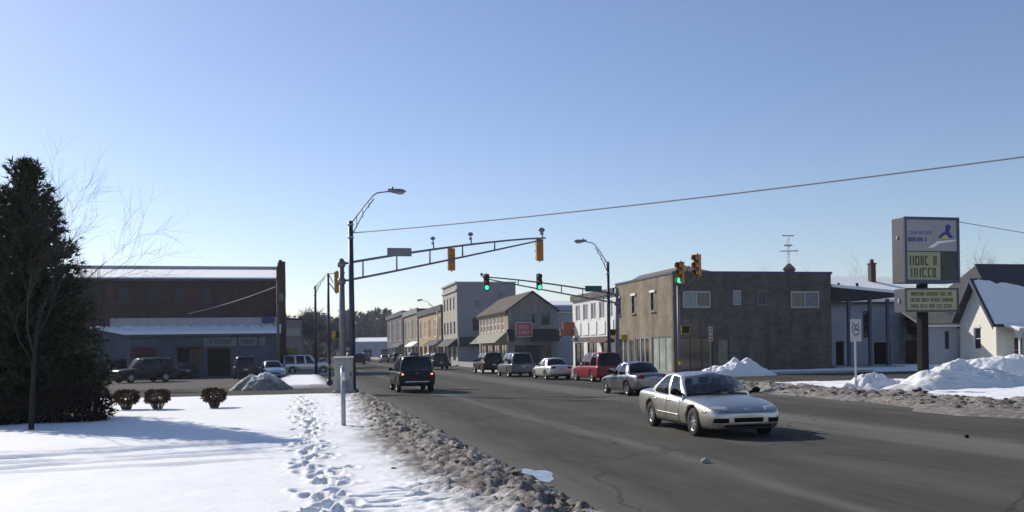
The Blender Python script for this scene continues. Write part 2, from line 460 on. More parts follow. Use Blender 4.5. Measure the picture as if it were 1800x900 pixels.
xs = np.concatenate([np.arange(-60, -14, .5), np.arange(-14, -1, .11), np.arange(-1, 4.0, .042)])
ys = [4.0]
while ys[-1] < 46.5: ys.append(ys[-1] + max(.042, ys[-1] * .0048))
tag(grid_mesh('snow_lawn', xs, np.array(ys), lawn_z, M['snow'], lawn_dirt), kind='structure')

def snow_patch(name, x0, y0, x1, y1, h, seed, dirt=0.0, step=.25):
    def zf(X, Y):
        w = .5 * (fbm(X * .9, Y * .9, 3, seed) - .45)
        ed = np.minimum(np.minimum(X - x0, x1 - X), np.minimum(Y - y0, y1 - Y)) + w - .35
        return (h + .12 * (fbm(X * 1.7, Y * 1.7, 4, seed + 1) - .4)) * sst(-.15, .5, ed) - .05 * (1 - sst(-.15, .1, ed))
    def df(X, Y):
        ed = np.minimum(np.minimum(X - x0, x1 - X), np.minimum(Y - y0, y1 - Y))
        return np.clip(dirt * (1 - sst(.3, 1.3, ed)), 0, 1)
    return tag(grid_mesh(name, np.arange(x0 - .6, x1 + .6, step), np.arange(y0 - .6, y1 + .6, step), zf, M['snow'], df), kind='structure')
snow_patch('snow_verge', -1.4, 53.6, 2.6, 80, .18, 31, .5)
snow_patch('snow_verge', 28, 58.6, 75, 61.9, .22, 33, .15, .3)
snow_patch('snow_verge', 41.3, 62.5, 95, 69.5, .25, 35, 0, .4)
snow_patch('snow_verge', 56, 70, 110, 120, .3, 37, 0, 1.0)

# verge on the right hand side of the road: snow on top, brown slush towards the kerb
def rv_z(X, Y):
    e = 19.6 + 1.0 * (fbm(Y * .8, Y * 0, 3, 41) - .45) - 1.6 * np.exp(-((Y - 22.5) / 3.0) ** 2)
    lump = fbm(X * 2.1, Y * 2.1, 4, 42); l2 = fbm(X * 6, Y * 6, 3, 43)
    z = .10 + .42 * np.exp(-((X - 21.2) / 1.3) ** 2) * (lump - .22) * 1.3 + .10 * (l2 - .4) + .12 * (fbm(X * .5, Y * .5, 3, 44) - .4)
    z = z * sst(e - .1, e + .7, X) - .05 * (1 - sst(e - .3, e + .1, X))
    f = 44.0 + .8 * (fbm(X * .6, X * 0, 3, 45) - .45)
    return z * (1 - sst(f - .8, f, Y)) - .06 * sst(f - .2, f + .2, Y)
def rv_d(X, Y):
    d = 1 - sst(21.2, 22.9, X + 1.4 * (fbm(X * .9, Y * .9, 4, 46) - .45))
    d = np.maximum(d, .85 * sst(28.6, 30.5, X) * (1 - sst(26, 29, Y)))
    d = np.maximum(d, .9 * (1 - sst(22, 27, Y + .12 * (X - 22))))
    return d
tag(grid_mesh('snow_verge', np.concatenate([np.arange(16.8, 24, .11), np.arange(24, 48, .3)]), np.arange(12, 45, .13), rv_z, M['snow'], rv_d), kind='structure')

def clods(name, n, fpos, seed, smin, smax):
    r = np.random.default_rng(seed)
    bm = bmesh.new(); bmesh.ops.create_icosphere(bm, subdivisions=1, radius=1)
    bv = np.array([v.co[:] for v in bm.verts]); bf = np.array([[v.index for v in f.verts] for f in bm.faces]); bm.free()
    V = []; F = []
    for i in range(n):
        x, y, z = fpos(r)
        s = smin + (smax - smin) * r.random() ** 2.5
        q = bv * (1 + .35 * (r.random((len(bv), 1)) - .5)) * s * np.array([r.uniform(.8, 1.5), r.uniform(.8, 1.5), r.uniform(.4, .75)])
        a = r.uniform(0, 2 * PI); ca, sa = math.cos(a), math.sin(a)
        q = np.stack([q[:, 0] * ca - q[:, 1] * sa, q[:, 0] * sa + q[:, 1] * ca, q[:, 2]], 1) + np.array([x, y, z])
        F.append(bf + len(V) * len(bv)); V.append(q)
    return tag(np_mesh(name, np.concatenate(V), np.concatenate(F), M['slushclod'], None, False), kind='stuff')
def cl(r):
    y = 8.5 + 33 * r.random() ** 1.5
    x = min(3.65, 2.75 + r.normal(0, .42)) - (.7 if y > 38 else 0)
    return x, y, float(lawn_z(np.array([[x]]), np.array([[y]]))[0, 0]) + .005
clods('slush_rubble', 700, cl, 5, .010, .045)
def cr(r):
    y = 20 + 20 * r.random(); x = 20.6 + r.normal(0, .55)
    return x, y, max(.01, float(rv_z(np.array([[x]]), np.array([[y]]))[0, 0]))
clods('slush_rubble', 500, cr, 6, .03, .12)

# ---- heaps of ploughed snow
def heap(label, cx, cy, rx, ry, h, seed, dirt=0.0, rot=0.0, sharp=1.25, rough=.22, group=None, kind_name='snow_pile'):
    nr, na = 46, 120
    t, a = np.meshgrid(np.arange(nr + 1) / nr, 2 * PI * np.arange(na) / na, indexing='ij')
    wr = 1 + .56 * (fbm(np.cos(a) * 1.6 + 9, np.sin(a) * 1.6, 3, seed) - .45)
    x, y = np.cos(a) * rx * t * wr, np.sin(a) * ry * t * wr
    n1 = fbm(x * .9 + 3, y * .9, 4, seed + 1) - .45; n2 = fbm(x * 2.6, y * 2.6, 3, seed + 2) - .45; n3 = fbm(x * 7, y * 7, 3, seed + 3) - .42
    blk = np.floor(fbm(x * 1.7, y * 1.7, 2, seed + 4) * 9) / 9 - .4      # blocky shoves of the plough
    env = np.clip(1 - t, 0, 1) ** .5 * min(1, h)
    z = h * np.clip(1 - t ** sharp, 0, 1) * (1 + rough * 3 * n1) + env * rough * (1.3 * n2 + .8 * n3 + .9 * blk) - .06 * (t > .97)
    xr, yr = x * math.cos(rot) - y * math.sin(rot), x * math.sin(rot) + y * math.cos(rot)
    V = np.stack([xr.ravel(), yr.ravel(), np.maximum(z, -.08).ravel()], 1); D = np.clip(dirt * (1.1 * t + 1.8 * n1 + .35), 0, 1).ravel()
    F = []
    for i in range(nr):
        for k in range(na):
            a = i * na + k; b = i * na + (k + 1) % na
            F.append((a, a + na, b + na, b))
    o = np_mesh(kind_name, V, F, M['snow'], None, True, {'dirt': D})
    o.location = (cx, cy, 0)
    return tag(o, label, 'snow pile', group)
heap('large pile of ploughed snow around the foot of the tall cabinet sign', 28.2, 34.0, 5.2, 1.6, 1.05, 51, .12, .22, 1.5, .22, 'snow piles by the roads')
heap('low ridge of ploughed snow left of the large pile, beside the small white sign', 24.2, 34.4, 2.7, 1.1, .6, 53, .12, .2, 1.3, .4, 'snow piles by the roads')
heap('snow pile at the right edge, in front of the porch of the cream house', 36.0, 40.5, 4.4, 2.2, 1.45, 55, .06, .1, 1.7, .26, 'snow piles by the roads')
heap('bluish snow pile against the long grey wall of the corner building', 29.1, 56.6, 3.1, 1.3, 1.3, 57, .05, -.15, 1.15, .28, 'snow piles by the roads')
heap('dirty grey snow pile at the parking lot, beside the sky-tinted car', -1.7, 53.4, 1.8, 1.3, 1.2, 59, .5, .3, 1.2, .3, 'snow piles by the roads')
heap('flat cream coloured snow heap at the far kerb, left of the black boxy wagon', 19.2, 86.0, 2.2, 4.5, .55, 61, .25, 0, 1.3, .2, 'snow piles by the roads')

# meltwater puddle frozen over beside the kerb
b = MB(); pts = []
for k in range(28):
    a = 2 * PI * k / 28; q = 1 + .25 * math.sin(3 * a + 1) + .12 * math.sin(5 * a)
    pts.append((3.86 + .20 * q * math.cos(a), 14.35 + .75 * q * math.sin(a), .004))
b.poly(pts); tag(b.build('puddle', M['ice'], fix=False), kind='structure')
for (x, y, l) in ((13.97, 16.66, 'small dark lump of dropped ice on the pale streak of the road, far right'), (7.0, 14.75, 'small pale lump of ice in the near lane, below the beige sedan')):
    b = MB(); b.ell((0, 0, .035), ((.055, .045, .035) if x > 10 else (.09, .07, .05)), 9, 6)
    for i, v in enumerate(b.v):
        q = 1 + .35 * (rng.random() - .5); b.v[i] = (v[0] * q, v[1] * q, v[2] * q)
    o = b.build('ice_lump', M['black'] if x > 10 else M['conc']); o.location = (x, y, 0); tag(o, l, 'ice lump', 'ice lumps on the road')

# ================================================================== VEGETATION
def branch_tree(name, label, cat, loc, H, r0, seed, spread=.5, levels=4, lean=0.0, m=None, group=None, trunk_frac=.28, twig_r=.006, kids=4, bark='bark'):
    rr = random.Random(seed)
    root = thing(name, label, cat, loc, rr.uniform(0, 6), group)
    tb, cb = MB(), MB()
    def grow(p, d, L, r, lev):
        n = 4 if lev == 0 else 3
        pts = [p]; q = p.copy(); dd = d.copy()
        for i in range(n):
            dd = (dd + Vector((rr.gauss(0, .11), rr.gauss(0, .11), .06 + rr.gauss(0, .06)))).normalized()
            q = q + dd * (L / n); pts.append(q.copy())
        rs = [r * (1 - .55 * i / n) for i in range(n + 1)]
        (tb if lev == 0 else cb).tube(pts, rs, 7 if lev == 0 else (5 if lev < 3 else 3), cap=False)
        if lev >= levels: return
        k = kids + (1 if lev else 2)
        for j in range(k):
            f = rr.uniform(.35 if lev else .5, 1.0); i = min(n - 1, int(f * n)); pp = pts[i].lerp(pts[i + 1], f * n - i)
            a = rr.uniform(0, 2 * PI)
            side = dd.cross(Vector((math.cos(a), math.sin(a), .3))).normalized()
            nd = (dd * rr.uniform(.55, .9) + side * spread * rr.uniform(.7, 1.4)).normalized()
            grow(pp, nd, L * rr.uniform(.5, .8), max(twig_r, rs[min(i + 1, n)] * rr.uniform(.45, .65)), lev + 1)
    grow(Vector((0, 0, -.1)), Vector((lean, 0, 1)).normalized(), H * trunk_frac * 1.5, r0, 0)
    zmax = max(v[2] for v in cb.v); s = H / zmax
    for B in (tb, cb): B.v = [(v[0] * s, v[1] * s, v[2] * s) for v in B.v]
    tb.build('trunk', M[bark], root, fix=False); cb.build('crown', m or M['twig'], root, fix=False)
    return root

def spray_tris(V, F, p, d, L, w, rr, n=3):
    """a few thin leaf-sized triangles pointing out of p along d"""
    for _ in range(n):
        a = Vector((rr.gauss(0, .45), rr.gauss(0, .45), rr.gauss(0, .35))) + d
        a.normalize(); s = a.cross(Vector((rr.gauss(0, 1), rr.gauss(0, 1), rr.gauss(0, 1))))
        if s.length < 1e-3: continue
        s.normalize(); l = L * rr.uniform(.6, 1.3); i = len(V)
        V += [tuple(p - s * w), tuple(p + s * w), tuple(p + a * l)]; F.append((i, i + 1, i + 2))

def spruce(loc, H, Rb, seed, label, group=None):
    rr = random.Random(seed)
    root = thing('spruce_tree', label, 'tree', loc, 0, group)
    tb = MB(); tb.tube([(0, 0, -.1), (0, 0, H * .5), (.05, 0, H * .97)], [.17, .10, .012], 9)
    tb.build('trunk', M['bark'], root, fix=False)
    V, F = [], []; bb = MB()
    z = .25
    while z < H * .985:
        t = z / H
        rad = Rb * (1 - t) ** .78 * (1 + .14 * math.sin(z * 7.5)) * (1.0 if t > .07 else .8)
        nb = max(6, int(10 * (1 - t) + 7))
        for k in range(nb):
            a = rr.uniform(0, 2 * PI); L = rad * rr.uniform(.74, 1.08) + .08
            up = .10 + .85 * t ** 1.6
            d = Vector((math.cos(a), math.sin(a), up * rr.uniform(.6, 1.3) - .18 * (1 - t)))
            p0 = Vector((0, 0, z)); p1 = p0 + d * L
            p1.z += .10 * L
            bb.tube([p0, p0 + d * L * .55, p1], [.016, .011, .004], 3, cap=False)
            ns = max(6, int(L * 20))
            for i in range(ns):
                f = (i + rr.random()) / ns
                p = p0.lerp(p1, f) + Vector((rr.gauss(0, .05), rr.gauss(0, .05), rr.gauss(0, .05))) * (1 + L * .5)
                spray_tris(V, F, p, d.normalized() * .7, .20, .03, rr, 5)
        z += .115 + .03 * t
    for k in range(60):
        spray_tris(V, F, Vector((rr.gauss(0, .03), rr.gauss(0, .03), H * rr.uniform(.93, 1.0))), Vector((0, 0, 1)), .18, .02, rr, 3)
    n = np_mesh('crown', V, F, M['needles'], root, False)
    bb.build('branches', M['bark'], root, fix=False)
    return root
spruce((-7.4, 28.6, .22), 7.45, 2.3, 5, 'tall dark spruce at the left edge of the snowy lawn')
spruce((-10.9, 31.2, .22), 4.9, 1.7, 9, 'second spruce, shorter, cut by the left edge of the frame')

def shrub(name, label, cat, loc, rx, ry, rz, zc, n, m, seed, L=.10, w=.02, stems=True, group=None, box=.0):
    rr = random.Random(seed)
    root = thing(name, label, cat, loc, 0, group)
    V, F = [], []
    for i in range(n):
        while True:
            q = Vector((rr.uniform(-1, 1), rr.uniform(-1, 1), rr.uniform(-1, 1)))
            e = (abs(q.x) ** (2 + box) + abs(q.y) ** (2 + box) + abs(q.z) ** (2 + box))
            if .25 < e < 1: break
        g = 1 + .16 * mnoise.noise(q * 2.2 + Vector((seed, 0, 0)))
        p = Vector((q.x * rx * g, q.y * ry * g, zc + q.z * rz * g))
        if p.z < .02: p.z = .02 + rr.random() * .05
        spray_tris(V, F, p, q.normalized() * .8, L, w, rr, 3)
    np_mesh('foliage', V, F, m, root, False)
    if stems:
        b = MB()
        for k in range(12):
            a = rr.uniform(0, 6.28); b.tube([(.05 * math.cos(a), .05 * math.sin(a), -.08), (.4 * rx * math.cos(a), .4 * ry * math.sin(a), zc * .6), (.75 * rx * math.cos(a), .75 * ry * math.sin(a), zc + rz * .2)], [.014, .010, .004], 4, cap=False)
        b.build('stems', M['twig'], root, fix=False)
    return root
for (x, y, s, l) in ((-5.37, 32.1, 1, 'round clipped brown bush in the snow, nearest the dark spruce'), (-4.36, 31.7, 2, 'round clipped brown bush in the snow, middle one of three'), (-2.59, 31.7, 3, 'round clipped brown bush in the snow, standing apart from the other two')):
    r = shrub('round_bush', l, 'bush', (x, y, .22), .37, .37, .21, .46, 900, M['shrubbrown'], s, .085, .017, True, 'clipped bushes on the lawn', 1.2)
    # pale lower twigs under the clipped crown
    rr = random.Random(s); b = MB()
    for k in range(70):
        a = rr.uniform(0, 6.28); q = rr.uniform(.1, .27)
        b.tube([(q * .35 * math.cos(a), q * .35 * math.sin(a), -.05), (q * math.cos(a), q * math.sin(a), rr.uniform(.25, .42))], [.009, .005], 3, cap=False)
    b.build('lower_twigs', M['twig'], r, fix=False)
for (x, y, rx, h, s, l) in ((-6.0, 27.2, 1.15, .62, 4, 'low dark juniper at the right foot of the spruce'), (-8.3, 26.6, 1.3, .6, 5, 'low dark juniper in front of the spruce'), (-10.6, 26.8, 1.3, .7, 6, 'low dark juniper by the left edge of the frame')):
    shrub('juniper_shrub', l, 'shrub', (x, y, .15), rx, .9, h, .5, 2600, M['juniper'], s, .12, .022, True, 'junipers under the spruces')

branch_tree('bare_tree', 'leafless young tree with a thin dark trunk in front of the spruce', 'tree', (-6.32, 24.6, .22), 7.8, .105, 12, .42, 4, .12, M['darkbark'], None, .42, .0036, 4, 'darkbark')
branch_tree('bare_tree', 'leafless tree rising behind the left end of the brick building', 'tree', (-12.3, 62, .0), 9.3, .2, 21, .28, 4, .0, M['darkbark'], None, .4, .008)
branch_tree('bare_tree', 'leafless tree behind the yard left of the cream house', 'tree', (62, 92, 0), 13, .3, 31, .6, 4)
branch_tree('bare_tree', 'leafless tree above the grey roof at the right edge', 'tree', (80, 88, 0), 16, .35, 32, .6, 4)
branch_tree('bare_tree', 'leafless tree whose top shows over the grey wall near the mast', 'tree', (58, 104, 0), 12.5, .28, 33, .6, 4)
shrub('evergreen_shrub', 'tall dark shrub beside the white building behind the sign', 'shrub', (52.9, 68.9, .1), 1.0, .7, 1.5, 3.9, 900, M['juniper'], 40, .3, .05)
for (x, y, h, s, l) in ((2.6, 118, 8.0, 71, 'grey leafless tree just right of the small grey building'), (4.6, 124, 7.2, 72, 'grey leafless tree behind the pole beyond the parking lot'), (6.6, 130, 6.6, 73, 'smaller grey leafless tree at the left kerb far down the street')):
    branch_tree('bare_tree', l, 'tree', (x, y, 0), h, .16, s, .6, 4, 0, M['farwood'], 'bare trees beyond the lot', .25, .022, 5)

def far_wood(name, pts, hmin, hmax, seed, per=150, L=.045, w_=.006):
    rr = random.Random(seed); V, F = [], []
    for (x, y) in pts:
        h = rr.uniform(hmin, hmax); w = h * rr.uniform(.3, .45)
        for i in range(per * 6):
            q = Vector((rr.gauss(0, .42), rr.gauss(0, .42), rr.random() ** .8))
            ww = w * (1.15 - .75 * abs(q.z - .45) * 1.4)
            p = Vector((x + q.x * ww, y + q.y * ww, q.z * h))
            spray_tris(V, F, p, Vector((q.x, q.y, .7)), h * L, h * w_, rr, 2)
    return tag(np_mesh(name, V, F, M['farwood'], None, False), kind='stuff')
far_wood('distant_trees', [(-8 + i * 2.4 + rng.uniform(-1, 1), 330 + rng.uniform(0, 40)) for i in range(40)], 11, 18, 61, 90, .10, .028)
far_wood('distant_trees', [(-6 + i * 2.2 + rng.uniform(-1, 1), 190 + rng.uniform(-8, 20)) for i in range(6)], 8, 12, 62, 120, .08, .02)
far_wood('distant_trees', [(70 + i * 3.0 + rng.uniform(-1, 1), 140 + rng.uniform(-6, 12)) for i in range(8)], 12.6, 14.2, 63, 120)
far_wood('distant_trees', [(-120 + i * 5 + rng.uniform(-2, 2), 160 + rng.uniform(-6, 30)) for i in range(24)], 9, 13, 64, 60)
far_wood('distant_trees', [(100 + i * 6 + rng.uniform(-2, 2), 130 + rng.uniform(-6, 30)) for i in range(20)], 9, 14, 65, 60)
# ================================================================== BUILDINGS
def op(x0, z0, x1, z1, kind='window', nx=1, nz=2, frame='white', pane='pane', fw=.07, depth=.12):
    return dict(x0=x0, z0=z0, x1=x1, z1=z1, kind=kind, nx=nx, nz=nz, frame=frame, pane=pane, fw=fw, depth=depth)
def facade(root, o, ang, w, h, ops, m, thick=.25, name='wall'):
    """a wall w x h with real openings; o is its lower left corner seen from outside, in the root's frame"""
    u = Vector((math.cos(ang), math.sin(ang), 0)); n = Vector((math.sin(ang), -math.cos(ang), 0)); o = Vector(o); zv = Vector((0, 0, 1))
    P = lambda a, z, d=0.0: o + u * a + zv * z + n * d
    b = MB()
    xs = sorted({0.0, w} | {q for p in ops for q in (p['x0'], p['x1'])}); zs = sorted({0.0, h} | {q for p in ops for q in (p['z0'], p['z1'])})
    for i in range(len(xs) - 1):
        for j in range(len(zs) - 1):
            cx, cz = (xs[i] + xs[i + 1]) / 2, (zs[j] + zs[j + 1]) / 2
            if any(p['x0'] < cx < p['x1'] and p['z0'] < cz < p['z1'] for p in ops): continue
            q = ((xs[i], zs[j]), (xs[i + 1], zs[j]), (xs[i + 1], zs[j + 1]), (xs[i], zs[j + 1]))
            b.poly([P(a, z) for a, z in q], list(q))
    for (q0, q1) in (((0, 0), (w, 0)), ((w, 0), (w, h)), ((w, h), (0, h)), ((0, h), (0, 0))):
        b.poly([P(*q0), P(*q0, -thick), P(*q1, -thick), P(*q1)], [(0, 0), (thick, 0), (thick, 1), (0, 1)])
    for p in ops:
        c = [(p['x0'], p['z0']), (p['x1'], p['z0']), (p['x1'], p['z1']), (p['x0'], p['z1'])]
        for k in range(4):
            a, e = c[k], c[(k + 1) % 4]
            b.poly([P(*a), P(*e), P(*e, -p['depth']), P(*a, -p['depth'])], [(0, 0), (1, 0), (1, .1), (0, .1)])
    wall = b.build(name, M[m] if isinstance(m, str) else m, root, fix=False)
    for p in ops:
        d = p['depth']; f = p['fw']
        fb = MB(); rot = Matrix.Rotation(ang, 3, 'Z')
        def bar(x0, z0, x1, z1, t0, t1):
            c = P((x0 + x1) / 2, (z0 + z1) / 2, (t0 + t1) / 2); fb.box(c, (x1 - x0, abs(t1 - t0), z1 - z0), M=rot)
        x0, x1, z0, z1 = p['x0'], p['x1'], p['z0'], p['z1']
        bar(x0, z0, x0 + f, z1, -d, -d + .07); bar(x1 - f, z0, x1, z1, -d, -d + .07)
        bar(x0 + f, z1 - f, x1 - f, z1, -d, -d + .068); bar(x0 + f, z0, x1 - f, z0 + f, -d, -d + .068)
        for k in range(1, p['nx']):
            xc = x0 + (x1 - x0) * k / p['nx']; bar(xc - f * .45, z0 + f, xc + f * .45, z1 - f, -d, -d + .06)
        for k in range(1, p['nz']):
            zc = z0 + (z1 - z0) * k / p['nz']; bar(x0 + f, zc - f * .35, x1 - f, zc + f * .35, -d, -d + .055)
        fr = fb.build(p['kind'], M[p['frame']], root)
        pb = MB(); pb.poly([P(x0, z0, -d + .012), P(x1, z0, -d + .012), P(x1, z1, -d + .012), P(x0, z1, -d + .012)])
        pb.build('pane', M[p['pane']], fr, fix=False)
    return wall
def part(name, m, root, fn, **k):
    b = MB(); fn(b); return b.build(name, M[m] if isinstance(m, str) else m, root, **k)
def words(b, x0, z0, x1, z1, rows, plane, seed, gap=.35, th=.012, fill=.92):
    """rows of unreadable lettering, letter by letter"""
    rr = random.Random(seed); rh = (z1 - z0) / rows
    for r in range(rows):
        zc = z1 - rh * (r + .5); hh = rh * (1 - gap)
        L = (x1 - x0) * rr.uniform(fill - .12, fill); x = (x0 + x1) / 2 - L / 2; e = x + L
        while x < e - hh * .3:
            n = rr.randint(3, 7)
            for k in range(n):
                lw = hh * rr.uniform(.38, .6)
                if x + lw > e: break
                sw = hh * .16
                t = rr.randint(0, 4)
                segs = [(x, zc - hh / 2, x + sw, zc + hh / 2)]
                if t in (0, 1, 3): segs.append((x + lw - sw, zc - hh / 2, x + lw, zc + hh / 2))
                if t in (0, 2, 4): segs.append((x + sw, zc + hh / 2 - sw, x + lw - (sw if t == 0 else 0), zc + hh / 2))
                if t in (1, 2): segs.append((x + sw, zc - sw / 2, x + lw - (sw if t == 1 else 0), zc + sw / 2))
                if t in (0, 2, 4): segs.append((x + sw, zc - hh / 2, x + lw - (sw if t == 0 else 0), zc - hh / 2 + sw))
                for (a, c, d, g) in segs: plane(b, a, c, d, g)
                x += lw + hh * .14
            x += hh * .5

# ---- two storey brick building across the lot, with the blue-grey lean-to in front
bk = thing('brick_building', 'dark red brick two-storey building with snow on its sloping roof', 'building', (-24, 91, 0))
facade(bk, (0, 0, 0), 0, 23.1, 9.2, [op(x - .45 + 24, 6.75, x + .55 + 24, 8.4, frame='brickred', pane='charw', nz=2, depth=.16) for x in (-20.3, -17.9, -15.4, -12.95, -10.5, -8.0)], 'brickred')
part('side_wall', 'brickred', bk, lambda b: (b.poly([(23.1, .0, 0), (23.1, 12, 0), (23.1, 12, 11), (23.1, 0, 9.2)], [(0, 0), (12, 0), (12, 11), (0, 9.2)]), b.poly([(0, 12, 0), (23.1, 12, 0), (23.1, 12, 11), (0, 12, 11)]), b.poly([(0, 0, 0), (0, 12, 0), (0, 12, 11), (0, 0, 9.2)])), fix=False)
part('roof', 'snow_clean', bk, lambda b: b.prism([(-.1, -.25, 9.22), (22.55, -.25, 9.22), (22.55, 12.2, 11.08), (-.1, 12.2, 11.08)], (0, 0, 1), .12))
part('roof_flashing', 'galv', bk, lambda b: b.box2((-.1, 12.25, 10.9), (22.55, 12.5, 11.55)))
part('eave', 'bluroof', bk, lambda b: b.box2((-.1, -.32, 8.98), (22.5, -.003, 9.2)))
def par(b):
    for k in range(7):
        y0 = k * 1.75 - .3; b.box2((22.56, y0, 8.2), (23.28, y0 + 1.75, 10.35 + k * .26))
    b.box2((22.5, -.34, 0), (23.34, -.002, 10.15))
    b.box2((22.62, -.2, 10.35), (23.2, .4, 10.75)); b.ell((22.9, .1, 10.85), (.22, .22, .25), 8, 6)
part('parapet', 'brickred', bk, par)
lt = thing('lean_to_shop', 'low blue-grey shop with a white snowy roof before the brick building', 'shop', (-18, 86, 0))
facade(lt, (4, 0, 0), 0, 12.75, 3.9, [op(3.85, .0, 5.0, 2.6, 'door', 1, 1, 'brown', 'black'), op(5.2, .9, 6.15, 2.6, 'window', 1, 1, 'brown', 'brown'), op(6.4, .02, 8.5, 2.6, 'door', 1, 1, 'slate', 'black')], 'slate')
part('side_wall', 'slate', lt, lambda b: b.poly([(4, 0, 0), (0, 4.9, 0), (0, 4.9, 4.4), (4, 0, 3.9)]), fix=False)
part('side_wall', 'slate', lt, lambda b: b.poly([(16.75, 0, 0), (16.75, 4.9, 0), (16.75, 4.9, 4.4), (16.75, 0, 3.9)]), fix=False)
def snowroof(b):
    r2 = random.Random(4)
    n = 40
    for k in range(n):   # ribbed snow, uneven along its upper edge
        t0, t1 = k / n, (k + 1) / n
        x0, x1 = 3.6 + 13.3 * t0, 3.6 + 13.3 * t1; X0, X1 = -.2 + 17.1 * t0, -.2 + 17.1 * t1
        zt = 4.56 + .07 * math.sin(k * 2.1) + .05 * r2.random()
        b.prism([(x0, -.45, 3.86), (x1, -.45, 3.86), (X1, 4.7, zt), (X0, 4.7, zt)], (0, 0, 1), .16 + .03 * (k % 2))
part('roof', 'snow_clean', lt, snowroof)
part('fascia', 'bluroof', lt, lambda b: b.box2((3.6, -.5, 3.66), (16.9, -.3, 3.86)))
part('parapet', 'galv', lt, lambda b: b.box2((1.5, 4.72, 4.4), (16.85, 4.88, 5.5)))
def pl(y): return lambda b, a, c, d, g: b.box2((a, y - .008, c), (d, y, g))
for (x0, x1, sd) in ((10.15, 10.75, 0), (10.85, 13.0, 3), (13.2, 14.8, 5), (15.0, 15.55, 0)):
    sp_ = part('sign_panel', 'galvd', lt, lambda b: b.box2((x0, -.09, 2.74), (x1, -.004, 3.56)), bevel=.01)
    if sd: part('lettering', 'charw', sp_, lambda b: words(b, x0 + .1, 2.85, x1 - .1, 3.45, 1, pl(-.091), sd, .4))
part('awning', 'awnred', lt, lambda b: b.prism([(4.1, 0, 2.75), (4.1, -.85, 2.05), (4.1, 0, 2.05)], (1, 0, 0), 2.0))
part('canopy', 'charw', lt, lambda b: b.box2((7.7, -.9, 2.66), (10.05, -.004, 2.82)))
part('roof_sign', 'blue', lt, lambda b: b.box2((15.1, 4.5, 4.95), (16.25, 4.66, 5.6)), bevel=.03)
sb = thing('small_building', 'small grey building with a pale band, right of the brick building', 'building', (-4, 110, 0))
facade(sb, (0, 0, 0), 0, 5.0, 5.9, [op(1.2, .1, 4.4, 2.6, 'window', 3, 1, 'charw', 'pane')], 'beigeside')
part('roof', 'darkroof', sb, lambda b: b.box2((-.1, -.1, 5.9), (5.1, 9, 6.1)))
part('sign_band', 'galv', sb, lambda b: b.box2((.2, -.1, 4.0), (4.8, -.004, 4.9)))
part('wall', 'beigeside', sb, lambda b: b.poly([(5, 0, 0), (5, 9, 0), (5, 9, 5.9), (5, 0, 5.9)]), fix=False)

# ---- corner building: tan shop front to the main road, long grey wall to the cross street
cb = thing('corner_building', 'grey two-storey corner building with a sunlit tan shop front', 'building', (27.5, 63, 0))
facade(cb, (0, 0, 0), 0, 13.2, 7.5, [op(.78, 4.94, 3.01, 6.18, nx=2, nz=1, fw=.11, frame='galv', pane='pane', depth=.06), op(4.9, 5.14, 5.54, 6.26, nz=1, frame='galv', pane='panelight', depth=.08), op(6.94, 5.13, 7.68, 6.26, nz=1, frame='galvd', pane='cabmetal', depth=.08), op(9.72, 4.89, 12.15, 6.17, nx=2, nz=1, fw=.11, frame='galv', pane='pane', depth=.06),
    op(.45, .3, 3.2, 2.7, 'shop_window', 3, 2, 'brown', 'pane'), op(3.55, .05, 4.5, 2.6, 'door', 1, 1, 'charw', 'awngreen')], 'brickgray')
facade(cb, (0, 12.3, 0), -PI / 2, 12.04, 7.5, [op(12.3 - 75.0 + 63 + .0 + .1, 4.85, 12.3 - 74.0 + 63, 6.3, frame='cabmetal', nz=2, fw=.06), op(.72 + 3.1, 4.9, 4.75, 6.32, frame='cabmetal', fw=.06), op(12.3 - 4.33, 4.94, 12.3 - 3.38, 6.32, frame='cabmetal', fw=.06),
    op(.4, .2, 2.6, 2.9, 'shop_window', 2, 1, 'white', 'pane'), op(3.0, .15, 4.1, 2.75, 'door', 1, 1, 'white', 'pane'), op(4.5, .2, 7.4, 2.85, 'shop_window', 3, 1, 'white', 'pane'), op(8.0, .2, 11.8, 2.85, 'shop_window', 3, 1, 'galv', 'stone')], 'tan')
for (x0, x1, z0, z1) in ((.91, 1.83, 5.06, 6.06), (11.0, 12.03, 5.0, 6.05), (4.97, 5.47, 5.6, 6.2)):
    part('curtain', 'panelight' if x0 < 9 else 'galvd', cb, lambda b: b.box2((x0, .038, z0), (x1, .0455 if x0 < 4 or x0 > 9 else .066, z1)))
part('coping', 'bluroof', cb, lambda b: (b.box2((-.06, -.09, 7.5), (13.28, .3, 7.68)), b.box2((-.06, .3, 7.5), (.24, 12.4, 7.66))))
part('roof', 'shingle', cb, lambda b: (b.prism([(.26, .6, 7.5), (.26, 12.2, 7.5), (5, 12.2, 7.5), (5, .6, 7.5)], (0, 0, 1), .02), b.prism([(.3, 1.4, 7.53), (2.6, 3.6, 8.45), (5.2, 1.4, 7.53)], (0, 1, 0), 9.5)))
part('wall', 'brickgray', cb, lambda b: (b.poly([(13.2, 0, 0), (13.2, 12.3, 0), (13.2, 12.3, 7.5), (13.2, 0, 7.5)], [(0, 0), (12, 0), (12, 7), (0, 7)]), b.poly([(0, 12.3, 0), (13.2, 12.3, 0), (13.2, 12.3, 7.5), (0, 12.3, 7.5)]), b.poly([(5.1, .3, 7.4), (13.2, .3, 7.4), (13.2, 12.3, 7.4), (5.1, 12.3, 7.4)])), fix=False)
part('roof_vent', 'ventbrown', cb, lambda b: (b.box((11.4, 3, 7.72), (.6, .6, .7)), b.lathe([(.0, 8.04), (.62, 8.06), (.5, 8.25), (.12, 8.6), (0, 8.62)], (11.4, 3, 0), n=4, sm=False)))
